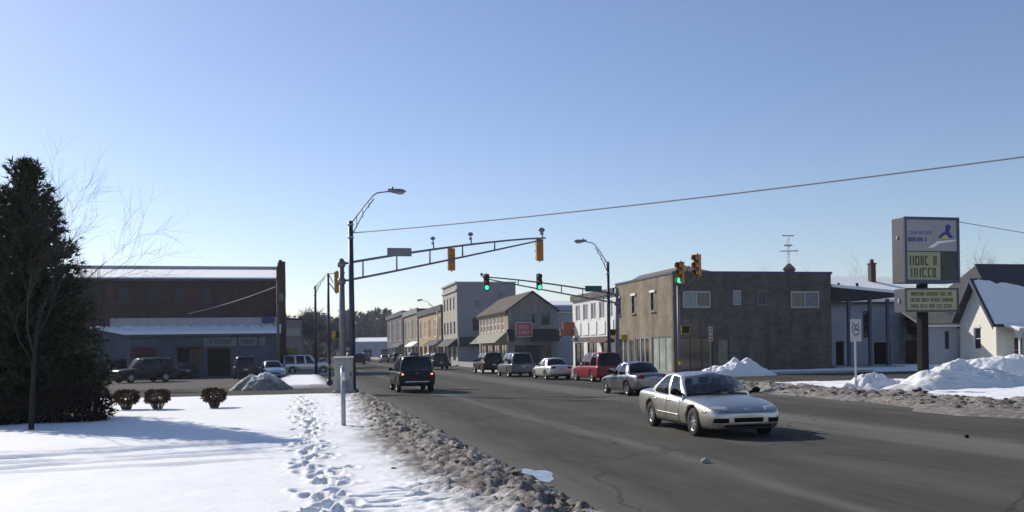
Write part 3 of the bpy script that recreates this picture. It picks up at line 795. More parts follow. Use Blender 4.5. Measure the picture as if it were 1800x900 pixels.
for (y0, y1) in ((3.3, 4.4), (7.5, 8.55), (11.1, 12.1)):
    part('sill', 'stone', cb, lambda b: b.box2((-.14, y0, 4.78), (-.003, y1, 4.83)))
    part('window_hood', 'white', cb, lambda b: b.box2((-.12, y0, 6.33), (-.003, y1, 6.52)))
part('downpipe', 'bluroof', cb, lambda b: b.tube([(-.1, 12.15, .2), (-.1, 12.15, 7.4)], .07))
# ---- white shop
ws = thing('white_shop', 'white two-storey shop with tall upper windows, next along from the tan front', 'building', (27.5, 75.45, 0))
facade(ws, (0, 12.6, 0), -PI / 2, 12.6, 7.2, [op(x, 4.75, x + 1.5, 6.3, nx=2, nz=1, frame='white', pane='panelight') for x in (1.0, 3.4, 5.8, 8.2, 10.4)] + [op(x, .2, x + 2.9, 2.6, 'shop_window', 2, 1, 'cabmetal', 'pane') for x in (.6, 4.6, 8.7)], 'whitewall')
part('cornice', 'brickgray', ws, lambda b: (b.box2((-.25, -.0, 6.75), (-.003, 12.6, 7.3)), b.box2((-.12, 0, 2.75), (-.004, 12.6, 3.1))))
for x in (1.0, 3.4, 5.8, 8.2, 10.4):
    part('spandrel_panel', 'white', ws, lambda b: b.box2((-.08, 12.6 - x - 1.7, 3.3), (-.005, 12.6 - x + .1, 4.5)))
part('roof', 'darkroof', ws, lambda b: b.prism([(.26, 0, 7.1), (.26, 12.6, 7.1), (10, 12.6, 7.1), (10, 0, 7.1)], (0, 0, 1), .1))
part('wall', 'brickgray', ws, lambda b: b.poly([(0, 12.6, 0), (10, 12.6, 0), (10, 12.6, 7.1), (0, 12.6, 7.1)], [(0, 0), (10, 0), (10, 7), (0, 7)]), fix=False)
part('hanging_sign', 'redtrim', ws, lambda b: (b.box2((-1.5, 12.0, 3.3), (-.05, 12.25, 4.0)), b.box2((-1.2, 12.0, 4.02), (-.05, 12.25, 4.7))), bevel=.02)
part('awning', 'awnred', ws, lambda b: b.prism([(0, .4, 3.0), (-1.0, .4, 2.55), (0, .4, 2.55)], (0, 1, 0), 4.2))
# ---- low building in the gap
gb = thing('set_back_building', 'small set-back building with a dark blue roof under snow', 'building', (34.45, 119, 0))
facade(gb, (0, 0, 0), 0, 6, 7.0, [op(.5, 3.4, 1.2, 4.6, frame='blueshade')], 'blueshade')
part('roof', 'bluroof', gb, lambda b: b.prism([(-.1, -.5, 7.0), (6.5, -.5, 7.0), (6.5, 5, 8.4), (-.1, 5, 8.4)], (0, 0, 1), .18))
part('roof_snow', 'snow_clean', gb, lambda b: b.prism([(-.05, 2.4, 7.92), (6.4, 2.4, 7.92), (6.4, 5, 8.6), (-.05, 5, 8.6)], (0, 0, 1), .2))
part('wall', 'blueshade', gb, lambda b: b.poly([(0, 0, 0), (0, 8, 0), (0, 8, 7.4), (0, 0, 7.0)]), fix=False)
# ---- grey gabled building with the red sign
ga = thing('gabled_building', 'grey gabled brick building with a red sign on its side wall', 'building', (27.5, 116.5, 0))
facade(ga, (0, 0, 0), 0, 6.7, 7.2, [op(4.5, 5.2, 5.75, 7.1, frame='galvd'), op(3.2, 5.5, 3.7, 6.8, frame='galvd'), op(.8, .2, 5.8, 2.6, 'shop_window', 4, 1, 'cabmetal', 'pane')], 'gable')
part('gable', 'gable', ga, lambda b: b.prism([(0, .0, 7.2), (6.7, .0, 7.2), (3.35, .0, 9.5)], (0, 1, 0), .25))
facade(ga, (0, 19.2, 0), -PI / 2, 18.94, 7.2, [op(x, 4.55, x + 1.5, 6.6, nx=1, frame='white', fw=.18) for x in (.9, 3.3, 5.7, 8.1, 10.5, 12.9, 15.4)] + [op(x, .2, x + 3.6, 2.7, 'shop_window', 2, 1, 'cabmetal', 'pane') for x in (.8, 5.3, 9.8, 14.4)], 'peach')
part('roof', 'brownroof', ga, lambda b: (b.prism([(-.45, -.3, 6.95), (3.35, -.3, 9.62), (3.35, 19.4, 9.62), (-.45, 19.4, 6.95)], (0, 0, 1), .16), b.prism([(7.15, -.3, 6.95), (3.36, -.3, 9.62), (3.36, 19.4, 9.62), (7.15, 19.4, 6.95)], (0, 0, 1), .15)))
part('cornice', 'wood', ga, lambda b: b.box2((-.3, .1, 6.75), (-.003, 19.2, 7.15)))
part('awning', 'awndark', ga, lambda b: b.prism([(-.2, -.003, 4.7), (-.2, -1.3, 3.1), (-.2, -.003, 3.1)], (1, 0, 0), .85))
part('awning', 'awndark', ga, lambda b: b.prism([(3.1, -.003, 4.7), (3.1, -1.3, 3.1), (3.1, -.003, 3.1)], (1, 0, 0), 3.6))
part('awning', 'awngreen', ga, lambda b: b.prism([(0, 1.0, 4.4), (-1.7, 1.0, 2.95), (0, 1.0, 2.95)], (0, 1, 0), 17.5))
rs = part('sign_board', 'signwhite', ga, lambda b: b.box2((.72, -1.05, 3.6), (3.05, -.75, 5.6)), bevel=.25)
rf = part('sign_face', 'signred', rs, lambda b: b.box2((.86, -1.10, 3.76), (2.91, -1.051, 5.44)), bevel=.02)
part('lettering', 'signwhite', rs, lambda b: words(b, .98, 3.9, 2.8, 5.3, 2, pl(-1.104), 12, .35))
part('sign_bracket', 'charw', rs, lambda b: (b.box2((1.1, -.75, 4.3), (1.2, -.003, 4.4)), b.box2((2.6, -.75, 4.3), (2.7, -.003, 4.4))))
# ---- beige block
be = thing('beige_building', 'tall beige three-storey block with a plain grey side wall', 'building', (27.5, 154.5, 0))
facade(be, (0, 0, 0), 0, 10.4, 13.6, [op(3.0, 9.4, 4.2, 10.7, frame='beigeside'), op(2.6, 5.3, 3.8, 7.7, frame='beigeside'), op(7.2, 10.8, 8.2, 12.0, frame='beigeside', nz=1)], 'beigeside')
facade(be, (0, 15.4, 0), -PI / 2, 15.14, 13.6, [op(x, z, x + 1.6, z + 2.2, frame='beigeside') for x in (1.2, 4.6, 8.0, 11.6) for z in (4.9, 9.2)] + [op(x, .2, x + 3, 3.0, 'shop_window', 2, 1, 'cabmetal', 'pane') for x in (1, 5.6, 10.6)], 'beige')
part('cornice', 'galv', be, lambda b: (b.box2((-.3, -.2, 13.6), (10.5, -.003, 13.85)), b.box2((-.3, 0, 13.6), (-.003, 15.4, 13.9)), b.box2((-.25, .1, 12.3), (-.004, 15.4, 12.6))))
part('canopy', 'awndark', be, lambda b: b.box2((.05, -1.2, 2.7), (4.0, -.003, 4.3)))
part('awning', 'awndark', be, lambda b: b.prism([(0, .5, 4.1), (-1.8, .5, 2.7), (0, .5, 2.7)], (0, 1, 0), 13))
part('roof', 'darkroof', be, lambda b: b.box2((.26, .26, 13.3), (10.4, 15.4, 13.58)))
# ---- shop fronts further down the street
def shopfront(name, label, y0, y1, h, wall, panel, seed, topm='charw'):
    r = thing(name, label, 'building', (27.5, y0, 0)); w = y1 - y0
    n = max(2, int(w / 6)); ops = []
    for k in range(n):
        x = w * (k + .5) / n
        ops.append(op(x - 1.4, 4.8, x + 1.4, h - 2.2, nx=2, frame='white' if k % 2 else panel, pane=panel, fw=.2)); ops.append(op(x - 2.2, .2, x + 2.2, 3.0, 'shop_window', 2, 1, 'cabmetal', 'pane'))
    facade(r, (0, w, 0), -PI / 2, w, h, ops, wall)
    part('cornice', topm, r, lambda b: (b.box2((-.4, 0, h - 1.0), (-.003, w, h + .15)), b.box2((-.3, 0, 0), (-.003, .6, h - 1.02))))
    part('awning', 'awndark' if seed % 2 else 'snow_clean', r, lambda b: b.prism([(0, 1, 4.2), (-1.6, 1, 3.1), (0, 1, 3.1)], (0, 1, 0), w * .5))
    part('roof', 'darkroof', r, lambda b: b.box2((.26, 0, h - .3), (12, w, h - .05)))
    part('wall', topm, r, lambda b: b.poly([(0, 0, 0), (12, 0, 0), (12, 0, h), (0, 0, h)]), fix=False)
shopfront('shop_building', 'ochre shop building with a black cornice, far along the street', 170.2, 204, 10.6, 'orangew', 'peach', 1)
shopfront('shop_building', 'olive and mauve shop building beyond the ochre one', 204.3, 232, 11.6, 'olivew', 'violetw', 2, 'galvd')
shopfront('shop_building', 'charcoal shop building, the farthest on the right hand side', 232.3, 275, 12.3, 'charw', 'violetw', 3)
lb = thing('low_building', 'low pale blue building closing the far end of the street', 'building', (2, 312, 0))
facade(lb, (0, 0, 0), 0, 38, 5.2, [op(3 + 6 * k, .3, 6 + 6 * k, 2.8, frame='blueshade') for k in range(6)], 'blueshade')
part('roof', 'snow_clean', lb, lambda b: b.prism([(-.5, -.5, 5.2), (38.5, -.5, 5.2), (38.5, 8, 6.6), (-.5, 8, 6.6)], (0, 0, 1), .3))

# ---- white building with the canopy, behind the tall sign
wb = thing('white_building', 'pale building with snow on its roof, behind the grey corner building', 'building', (41, 70, 0))
facade(wb, (0, 0, 0), 0, 15.4, 5.7, [op(4.6, .1, 5.4, 2.3, 'door', 1, 1, 'cabmetal', 'black'), op(7.3, 2.6, 7.9, 4.9, frame='slate'), op(8.3, .1, 10.2, 2.25, 'door', 1, 1, 'white', 'black'), op(11.5, .1, 13.3, 2.3, 'garage_door', 1, 1, 'brown', 'brown')], 'blueshade')
part('roof', 'snow_clean', wb, lambda b: b.prism([(-.5, -.6, 5.7), (15.8, -.6, 5.7), (14.8, 6.5, 8.2), (-.5, 6.5, 8.2)], (0, 0, 1), .22))
part('eave', 'charw', wb, lambda b: b.box2((-.5, -.65, 5.5), (15.8, -.4, 5.69)))
part('chimney', 'brickred', wb, lambda b: (b.box2((11.5, 4.7, 6.8), (12.0, 5.2, 9.45)), b.box2((11.44, 4.64, 9.45), (12.06, 5.26, 9.58)), b.lathe([(.2, 9.58), (.15, 9.9), (.12, 9.95), (0, 9.95)], (11.75, 4.95, 0), n=10)))
for x in (10.9, 13.5, 14.9): part('pilaster', 'stone', wb, lambda b: b.box2((x, -.12, 0), (x + .45, -.004, 5.45)))
for x in (7.2, 9.1): part('roof_vent', 'black', wb, lambda b: b.tube([(x, 3.4, 6.9), (x, 3.4, 7.6)], .12))
part('wall', 'blueshade', wb, lambda b: b.poly([(15.4, 0, 0), (15.4, 9, 0), (15.4, 9, 6.4), (15.4, 0, 5.7)]), fix=False)
cn = thing('entrance_canopy', 'dark canopy on posts at the right end of the grey corner building', 'canopy', (40.78, 63.3, 0))
part('roof', 'snow_clean', cn, lambda b: b.prism([(0, -.4, 6.5), (5.6, -.4, 6.02), (5.6, 4.6, 6.02), (0, 4.6, 6.5)], (0, 0, 1), .22))
part('soffit', 'awndark', cn, lambda b: b.prism([(0.004, -.35, 5.5), (5.5, -.35, 5.66), (5.5, -.35, 6.0), (0.004, -.35, 6.47)], (0, 1, 0), 4.8))
for x in (1.7, 3.6, 5.2):
    part('post', 'bluroof', cn, lambda b: (b.box2((x - .11, .0, 0), (x + .11, .22, 5.6)), b.box2((x - .18, -.07, 0), (x + .18, .29, .35))))
part('platform', 'conc', cn, lambda b: b.box2((.1, -.6, -.05), (6.2, 5, .3)), bevel=.03)

# ---- cream house with the steep gable
hs = thing('gabled_house', 'cream house with a steep sunlit gable, snowy roof and porch', 'house', (54, 61, 0))
facade(hs, (0, 4, 0), -PI / 2, 4, 3.75, [op(1.55, 1.45, 2.35, 3.2, frame='white', pane='pane')], 'cream')
part('gable', 'cream', hs, lambda b: b.prism([(0, 0, 3.75), (0, 4, 3.75), (0, 2.0, 6.95)], (1, 0, 0), .25))
part('window_head', 'white', hs, lambda b: b.prism([(-.06, 1.6, 3.2), (-.06, 2.5, 3.2), (-.06, 2.3, 3.45), (-.06, 2.05, 3.53), (-.06, 1.8, 3.45)], (1, 0, 0), .056))
facade(hs, (0.26, 0, 0), 0, 14, 3.6, [op(1.4, .3, 2.3, 2.4, 'door', 1, 2, 'white', 'brown'), op(4.2, 1.0, 5.4, 2.6, frame='white'), op(8, 1.0, 9.2, 2.6, frame='white')], 'cream')
# roof: shingles, snow lying on the lower part of the front slope
part('roof', 'darkroof', hs, lambda b: (b.prism([(-.7, -.42, 3.2), (-.7, 2.0, 7.05), (14.6, 2.0, 7.05), (14.6, -.42, 3.2)], (0, 0, 1), .16), b.prism([(-.7, 4.42, 3.2), (-.7, 2.003, 7.05), (14.6, 2.003, 7.05), (14.6, 4.42, 3.2)], (0, 0, 1), .157)))
def rsn(b):
    r2 = random.Random(8); n = 30
    for k in range(n):
        x0, x1 = -.45 + 15 * k / n, -.45 + 15 * (k + 1) / n
        t = lambda x: (.93 - .032 * max(0, x) + .02 * math.sin(x * 3) + .02 * math.sin(x * 7.3))
        f = lambda x, q: (x, -.42 + 2.42 * q, 3.365 + 3.85 * q)
        b.prism([f(x0, .02), f(x1, .02), f(x1, max(.3, t(x1))), f(x0, max(.3, t(x0)))], (0, 0, 1), .14)
part('roof_snow', 'snow_clean', hs, rsn)
part('bargeboard', 'bluroof', hs, lambda b: (b.prism([(-.76, -.5, 3.0), (-.76, -.5, 3.36), (-.76, 2.0, 7.3), (-.76, 2.0, 6.9)], (1, 0, 0), .055), b.prism([(-.76, 4.5, 3.0), (-.76, 4.5, 3.36), (-.76, 2.001, 7.3), (-.76, 2.001, 6.9)], (1, 0, 0), .055)))
part('rear_roof', 'darkroof', hs, lambda b: (b.prism([(3.6, 4.5, 5.4), (16, 4.5, 5.4), (16, 9, 8.9), (5.8, 9, 8.9)], (0, 0, 1), .2), b.prism([(3.6, 4.5, 5.2), (5.8, 9, 8.7), (3.6, 13, 5.2)], (0, 0, 1), .2)))
part('rear_wall', 'cream', hs, lambda b: b.box2((4.0, 4.9, 0), (15.6, 12.6, 5.3)))
pc = part('porch_roof', 'white', hs, lambda b: b.prism([(.32, -2.0, 2.85), (14, -2.0, 2.85), (14, -.5, 3.22), (.32, -.5, 3.22)], (0, 0, 1), .12))
part('roof_snow', 'snow_clean', pc, lambda b: b.prism([(.25, -2.1, 2.96), (14.1, -2.1, 2.96), (14.1, -.5, 3.36), (.25, -.5, 3.36)], (0, 0, 1), .14))
for x in (.5, 2.2, 4.6, 7.2, 9.8):
    part('porch_post', 'white', hs, lambda b: (b.box2((x - .06, -1.9, .5), (x + .06, -1.78, 2.86)), b.prism([(x - .06, -1.84, 2.86), (x - .5, -1.84, 2.86), (x - .06, -1.84, 2.35)], (0, 1, 0), .04), b.prism([(x + .06, -1.84, 2.86), (x + .5, -1.84, 2.86), (x + .06, -1.84, 2.35)], (0, 1, 0), .04)))
part('porch_floor', 'conc', hs, lambda b: b.box2((.3, -2.05, -.05), (14, -.003, .5)))
part('porch_rail', 'white', hs, lambda b: (b.box2((2.2, -1.88, 1.2), (9.8, -1.82, 1.27)), [b.box2((2.4 + .3 * k, -1.87, .5), (2.44 + .3 * k, -1.83, 1.2)) for k in range(24)]))
wg = hs
facade(wg, (-3.6, 4.3, 0), 0, 3.58, 3.5, [op(2.35, 1.5, 2.8, 3.0, frame='slate', nz=2)], 'blueshade', name='wing_wall')
part('wing_roof', 'awngreen', wg, lambda b: b.prism([(-3.9, 4.0, 3.52), (.1, 4.0, 3.52), (.1, 6.4, 4.7), (-3.9, 6.4, 4.7)], (0, 0, 1), .14))
part('wing_eave', 'white', wg, lambda b: b.box2((-3.9, 3.9, 3.36), (-.004, 4.0, 3.52)))
# ================================================================== STREET FURNITURE
def signal_head(parent, loc, ang, lit=None, body='sigyel', hs=1.12, name='signal_head'):
    """three-section head facing -Y before turning by ang; loc is its middle"""
    b = MB(); w = .36; s3 = hs / 3
    for k in range(3): b.box((0, 0, hs / 2 - s3 * (k + .5)), (w, .22, s3 - .012))
    b.tube([(0, .02, -hs / 2 - .07), (0, .02, hs / 2 + .09)], .035, 8)
    for k in range(3):
        zc = hs / 2 - s3 * (k + .5); r = s3 * .43; n = 14; i0 = len(b.v)
        for j in range(n + 1):
            a = R(-35) + R(250) * j / n
            for (rr_, yy) in ((r, -.11), (r, -.36 + .05 * abs(math.cos(a)))):
                b.v.append((rr_ * math.cos(a), yy, zc + rr_ * math.sin(a)))
        for j in range(n):
            a = i0 + j * 2; b.face((a, a + 1, a + 3, a + 2), None, True)
    o = b.build(name, M[body], parent); o.location = loc; o.rotation_euler = (0, 0, ang)
    for k, (c, cl_) in enumerate((('r', 'lensr'), ('y', 'lensy'), ('g', 'lensg'))):
        zc = hs / 2 - s3 * (k + .5); lb_ = MB(); lb_.ell((0, -.112, zc), (s3 * .40, .03, s3 * .40), 14, 8)
        lb_.build('lens', M['green_lit'] if lit == c else M[cl_], o)
    fb = MB(); fb.poly([(-w * .47, -.1135, -hs * .49), (w * .47, -.1135, -hs * .49), (w * .47, -.1135, hs * .49), (-w * .47, -.1135, hs * .49)]); fb.build('door', M['sigblack'], o, fix=False)
    return o
def ped_head(parent, loc, ang):
    b = MB(); b.box((0, 0, 0), (.46, .2, .46)); b.box((0, -.18, .215), (.46, .16, .02)); b.box((-.22, -.18, .05), (.02, .16, .33)); b.box((.22, -.18, .05), (.02, .16, .33)); b.tube([(-.3, .05, 0), (0, .05, 0)], .03, 6)
    o = b.build('pedestrian_head', M['yellow'], parent); o.location = loc; o.rotation_euler = (0, 0, ang)
    f = MB(); f.poly([(-.2, -.103, -.2), (.2, -.103, -.2), (.2, -.103, .2), (-.2, -.103, .2)]); f.build('face', M['sigblack'], o, fix=False)
    return o
def light_pole(label, loc, H, bend, end, m, r=.125, group='street lights along the main road'):
    root = thing('street_light', label, 'street light', loc, 0, group)
    b = MB(); b.tube([(0, 0, -.1), (0, 0, H)], [r, r * .78], 14); b.lathe([(r * .8, H), (r * .6, H + .05), (0, H + .08)], n=12)
    b.lathe([(r * 1.9, 0), (r * 1.8, .1), (r * 1.15, .18)], n=14)
    b.box((0, -r, .7), (.12, .05, .25))
    b.build('pole', M[m], root)
    a = MB(); bx, by, bz = bend; ex, ey, ez = end
    a.tube([(0, 0, H - .12), (bx * .5, by * .5, H + (bz - H) * .5), (bx * .92, by * .92, bz - .12), (bx * 1.08, by * 1.08, bz + (ez - bz) * .1), (ex, ey, ez)], .035, 8)
    a.tube([(0, 0, H - .75), (bx * .55, by * .55, H + (bz - H) * .36), (bx * .95, by * .95, bz - .28)], .03, 8)
    for t in (.25, .5, .75): a.tube([(bx * t, by * t, H - .12 + (bz - H) * t), (bx * t, by * t, H - .75 + (bz - H + .5) * t)], .02, 6)
    for z in (H - .12, H - .75): a.tube([(0, 0, z - .05), (0, 0, z + .05)], r * .78 + .03, 12)
    a.build('arm', M['galv'], root)
    d = Vector((ex, ey, 0)).normalized(); h = MB()
    h.ell((ex + d.x * .25, ey + d.y * .25, ez - .01), (.42, .17, .12), 14, 8)
    if abs(d.x) < .5: pass
    h.box((ex - d.x * .1, ey - d.y * .1, ez + .02), (.26, .16, .16)); h.tube([(ex, ey, ez + .1), (ex, ey, ez + .2)], .05, 8)
    lum = h.build('luminaire', M['signback'], root)
    g = MB(); g.ell((ex + d.x * .35, ey + d.y * .35, ez - .1), (.22, .13, .08), 12, 6); g.build('lens', M['head'], lum)
    return root
light_pole('dark blue street light beside the grey control cabinet, nearest to the lawn', (2.8, 45.0, .08), 8.3, (1.2, -.12, 9.72), (2.05, -.2, 9.84), 'navy', .15)
light_pole('street light on the far right corner, its lamp reaching left over the road', (21.57, 60.6, .13), 7.9, (-.95, .1, 9.25), (-1.75, .15, 9.42), 'navy', .135)
light_pole('street light at the left kerb beyond the parking lot, seen past the yellow signal', (1.94, 82.6, .1), 7.8, (.95, .1, 8.85), (2.0, .1, 9.05), 'navy', .14)
light_pole('far street light before the tall beige block', (21.8, 140, .13), 8.2, (-1.5, .0, 9.5), (-2.5, .0, 9.75), 'galv', .12)

def truss_mast(name, label, loc, H, za, zb, L, z_end, m_pole, sgn, heads, sign, extras, ground=.0):
    root = thing(name, label, 'traffic light mast', loc, 0, 'traffic light masts over the crossing')
    b = MB(); b.tube([(0, 0, -.1), (0, 0, H)], [.17, .13], 14); b.lathe([(.14, H), (.08, H + .06), (0, H + .09)], n=12); b.lathe([(.3, 0), (.28, .12), (.18, .2)], n=14); b.build('pole', M[m_pole], root)
    a = MB(); n = 10
    top = lambda t: (sgn * L * t, 0, za + (z_end - za) * (1 - (1 - t) ** 1.35))
    bot = lambda t: (sgn * L * t * .985, 0, zb + (z_end - .1 - zb) * (t ** 1.05))
    a.tube([top(i / n) for i in range(n + 1)], [.065 - .022 * i / n for i in range(n + 1)], 10)
    a.tube([bot(i / n) for i in range(n + 1)], [.06 - .02 * i / n for i in range(n + 1)], 10)
    for t in (.10, .26, .42, .58, .74): a.tube([(top(t)[0], 0, top(t)[2]), (top(t)[0], 0, zb + (z_end - .1 - zb) * ((t / .985) ** 1.05))], .04, 8)
    for z in (za, zb): a.tube([(0, 0, z - .14), (0, 0, z + .14)], .19, 12)
    a.build('arm', M['galvd'], root)
    for (t, dz, ang, lit, body) in heads:
        p = top(t); signal_head(root, (p[0], -.16 if abs(ang) < 1 else .16, p[2] + dz), ang, lit, body)
    if sign:
        t, w, h, dy, mm = sign; p = top(t)
        sg = part('street_sign', mm, root, lambda b: (b.box2((p[0] - w / 2, dy - .03, p[2] + .1 - h / 2), (p[0] + w / 2, dy + .03, p[2] + .1 + h / 2))), bevel=.03)
        part('sign_bracket', 'galvd', root, lambda b: (b.box2((p[0] - .3, min(0, dy), p[2] - .03), (p[0] - .24, max(0, dy), p[2] + .03)), b.box2((p[0] + .24, min(0, dy), p[2] - .03), (p[0] + .3, max(0, dy), p[2] + .03))))
    for (t, hgt, r) in extras:
        p = top(t)
        part('detector', 'signback', root, lambda b: (b.tube([p, (p[0] - .05, 0, p[2] + hgt)], .035, 8), b.ell((p[0] - .05, 0, p[2] + hgt), (r * 1.5, r, r), 10, 6), b.box((p[0] - .05, 0, p[2] + hgt * .55), (r * 1.4, r, r))))
    return root
nm = truss_mast('traffic_signal_mast', 'near grey truss mast on the left corner, its yellow lights seen from behind', (2.36, 45.5, .08), 6.5, 6.3, 5.45, 10.45, 7.72, 'galvd', 1,
    [(.527, -.62, PI, None, 'sigyel'), (.972, -.60, PI, None, 'sigyel')], (.272, 1.22, .42, -.14, 'signback'), [(.44, .55, .09), (.625, .52, .1), (.985, .42, .12)])
fm = truss_mast('traffic_signal_mast', 'far grey truss mast on the right corner, two green lights showing', (22.45, 61.3, .13), 6.1, 5.72, 5.1, 9.75, 6.92, 'galvd', -1,
    [(.59, .02, 0, 'g', 'sigblack'), (.975, -.36, 0, 'g', 'sigblack')], (.183, 1.25, .42, -.16, 'signgreen'), [(1.0, .2, .08)])
ped_head(fm, (-.45, -.1, 3.0), 0); ped_head(fm, (.45, 0, 2.6), R(60))

def corner_signal(label, loc, H, heads, peds, m):
    root = thing('traffic_signal_post', label, 'traffic light', loc, 0, 'traffic light posts at the crossing')
    b = MB(); b.tube([(0, 0, -.1), (0, 0, H)], [.09, .075], 12); b.lathe([(.2, 0), (.18, .25), (.1, .32)], n=12); b.build('pole', M[m], root)
    for (x, y, z, ang, lit) in heads:
        signal_head(root, (x, y, z), ang, lit, 'sigyel', 1.22)
        part('bracket', 'sigblack', root, lambda b: (b.tube([(0, 0, H - .5), (x, y + .06, z - .6), (x, y + .06, z - .3)], .03, 8), b.tube([(0, 0, H), (x * .6, y * .6, z)], .025, 8)))
    for (x, y, z, ang) in peds: ped_head(root, (x, y, z), ang)
    part('push_button', 'yellow', root, lambda b: b.box((0, -.12, 1.1), (.12, .08, .2)))
    return root
corner_signal('traffic light post on the near right corner, two yellow heads turned left', (20.6, 46.5, .05), 5.35, [(.15, -.05, 6.05, R(-62), 'g'), (1.08, -.2, 6.45, R(-66), None)], [(.36, -.1, 2.92, R(-20))], 'galvd')
corner_signal('traffic light post by the snowy far left corner, behind the cabinet', (2.05, 54.9, .12), 6.6, [(.5, -.1, 6.05, R(78), None)], [(.42, -.1, 2.95, R(30))], 'navy')

# control cabinet, marker post, signs
cbn = thing('control_cabinet', 'grey metal traffic control cabinet on the lawn corner', 'control cabinet', (2.33, 44.2, .05), R(-4))
part('body', 'cabinet', cbn, lambda b: (b.box2((-.44, -.3, .12), (.44, .3, 1.68)), b.prism([(-.48, -.34, 1.683), (.48, -.34, 1.683), (.48, .34, 1.76), (-.48, .34, 1.76)], (0, 0, 1), .04)), bevel=.015)
dr = part('door', 'cabinet', cbn, lambda b: b.box2((-.4, -.325, .18), (.4, -.302, 1.62)), bevel=.008)
part('handle', 'black', dr, lambda b: b.box2((.3, -.36, .85), (.34, -.326, 1.05)))
part('vent', 'galvd', dr, lambda b: [b.box2((-.25, -.335, .3 + .05 * k), (.25, -.326, .325 + .05 * k)) for k in range(7)])
part('plinth', 'conc', cbn, lambda b: b.box2((-.55, -.42, -.1), (.55, .42, .117)))
mp = thing('marker_post', 'slim pale marker post standing in the snow by the footprints', 'post', (1.16, 22.5, .15))
part('post', 'galv', mp, lambda b: (b.tube([(0, 0, -.1), (0, 0, 1.5)], .055, 12), b.lathe([(.055, 1.5), (.04, 1.55), (0, 1.57)], n=12)))
part('reflector', 'white', mp, lambda b: b.tube([(0, 0, 1.2), (0, 0, 1.42)], .0575, 12))
ss = thing('road_sign', 'small white rectangular sign on a thin post in the snow', 'sign', (23.03, 33.9, 0), R(12))
part('post', 'galv', ss, lambda b: b.box2((-.035, 0, -.1), (.035, .05, 3.1)))
sp = part('sign_plate', 'signwhite', ss, lambda b: b.box2((-.31, -.02, 2.15), (.31, -.003, 3.1)), bevel=.008)
def scrib(b):
    for (x, z, a, l) in ((-.1, 2.86, .7, .22), (.1, 2.86, -.7, .22), (0, 2.68, .9, .2), (-.13, 2.62, -.5, .2), (.14, 2.64, .5, .22), (-.1, 2.46, .9, .2), (.1, 2.46, -.6, .2), (0, 2.8, 0, .14), (.17, 2.76, 1.4, .12), (-.18, 2.74, 1.5, .12)):
        Mx = Matrix.Rotation(a, 3, 'Y'); b.box((x, -.0225, z), (l, .004, .05), M=Mx)
part('marking', 'charw', sp, scrib)
npk = thing('road_sign', 'narrow white sign with red marks on a post before the grey wall', 'sign', (26.3, 54.36, 0), R(10))
part('post', 'galvd', npk, lambda b: b.box2((-.03, 0, -.1), (.03, .04, 3.35)))
q = part('sign_plate', 'signwhite', npk, lambda b: (b.box2((-.16, -.02, 2.86), (.16, -.003, 3.32)), b.box2((-.16, -.02, 2.36), (.16, -.003, 2.83))), bevel=.01)
for z in (3.18, 3.0, 2.7, 2.5): part('marking', 'signred', q, lambda b: b.box((0, -.0215, z), (.2, .003, .09)))

# ---- pylon sign
py = thing('cabinet_sign', 'tall two-part cabinet sign on a dark pole above the snow pile', 'sign', (28.4, 36.2, 0))
part('pole', 'black', py, lambda b: (b.box2((-.17, .25, -.1), (.19, .62, 4.78)),), bevel=.02)
up_ = part('upper_cabinet', 'cabmetal', py, lambda b: b.box2((-1.24, 0, 4.81), (1.69, .87, 7.83)), bevel=.03)
lo_ = part('lower_cabinet', 'cabmetal', py, lambda b: b.box2((-1.2, .05, 3.47), (1.64, .82, 4.57)), bevel=.03)
def fr(x0, z0, x1, z1, y, t):
    return lambda b: (b.box2((x0, y - .05, z0), (x0 + t, y - .003, z1)), b.box2((x1 - t, y - .05, z0), (x1, y - .003, z1)), b.box2((x0 + t, y - .05, z1 - t), (x1 - t, y - .003, z1)), b.box2((x0 + t, y - .05, z0), (x1 - t, y - .003, z0 + t)))
part('frame', 'bluroof', up_, fr(-1.24, 4.81, 1.69, 7.83, 0, .13)); part('frame', 'charw', lo_, fr(-1.2, 3.47, 1.64, 4.57, .05, .08))
part('face', 'signface', up_, lambda b: b.box2((-1.11, -.02, 6.27), (1.56, -.002, 7.7)))
part('reader_board', 'readerface', up_, lambda b: b.box2((-1.11, -.021, 4.94), (.66, -.002, 6.22)))
part('dark_panel', 'darkpanel', up_, lambda b: b.box2((.70, -.021, 4.94), (1.56, -.002, 6.22)))
part('face', 'readerface', lo_, lambda b: b.box2((-1.12, .03, 3.55), (1.56, .047, 4.49)))
for k in range(2): part('lettering', 'lettering', up_, lambda b: words(b, -1.0, 5.0 + .55 * k, .55, 5.55 + .55 * k, 1, pl(-.022), 21 + 5 * k, .22, fill=.98))
for k in range(3): part('lettering', 'lettering', lo_, lambda b: words(b, -1.02, 3.6 + .28 * k, 1.46, 3.88 + .28 * k, 1, pl(.029), 22 + k, .42))
part('lettering', 'purple', up_, lambda b: words(b, -1.0, 6.98, .35, 7.22, 1, pl(-.021), 23, .45))
part('lettering', 'cobalt', up_, lambda b: words(b, -1.05, 6.66, .0, 6.92, 1, pl(-.021), 24, .3, fill=1.0))
def arc(b, cx, cz, r0, r1, a0, a1, y, n=14, th=.01):
    o = [(cx + r1 * math.cos(a0 + (a1 - a0) * k / n), y, cz + r1 * math.sin(a0 + (a1 - a0) * k / n)) for k in range(n + 1)]
    i = [(cx + r0 * math.cos(a0 + (a1 - a0) * k / n), y, cz + r0 * math.sin(a0 + (a1 - a0) * k / n)) for k in range(n, -1, -1)]
    b.prism(o + i, (0, -1, 0), th)
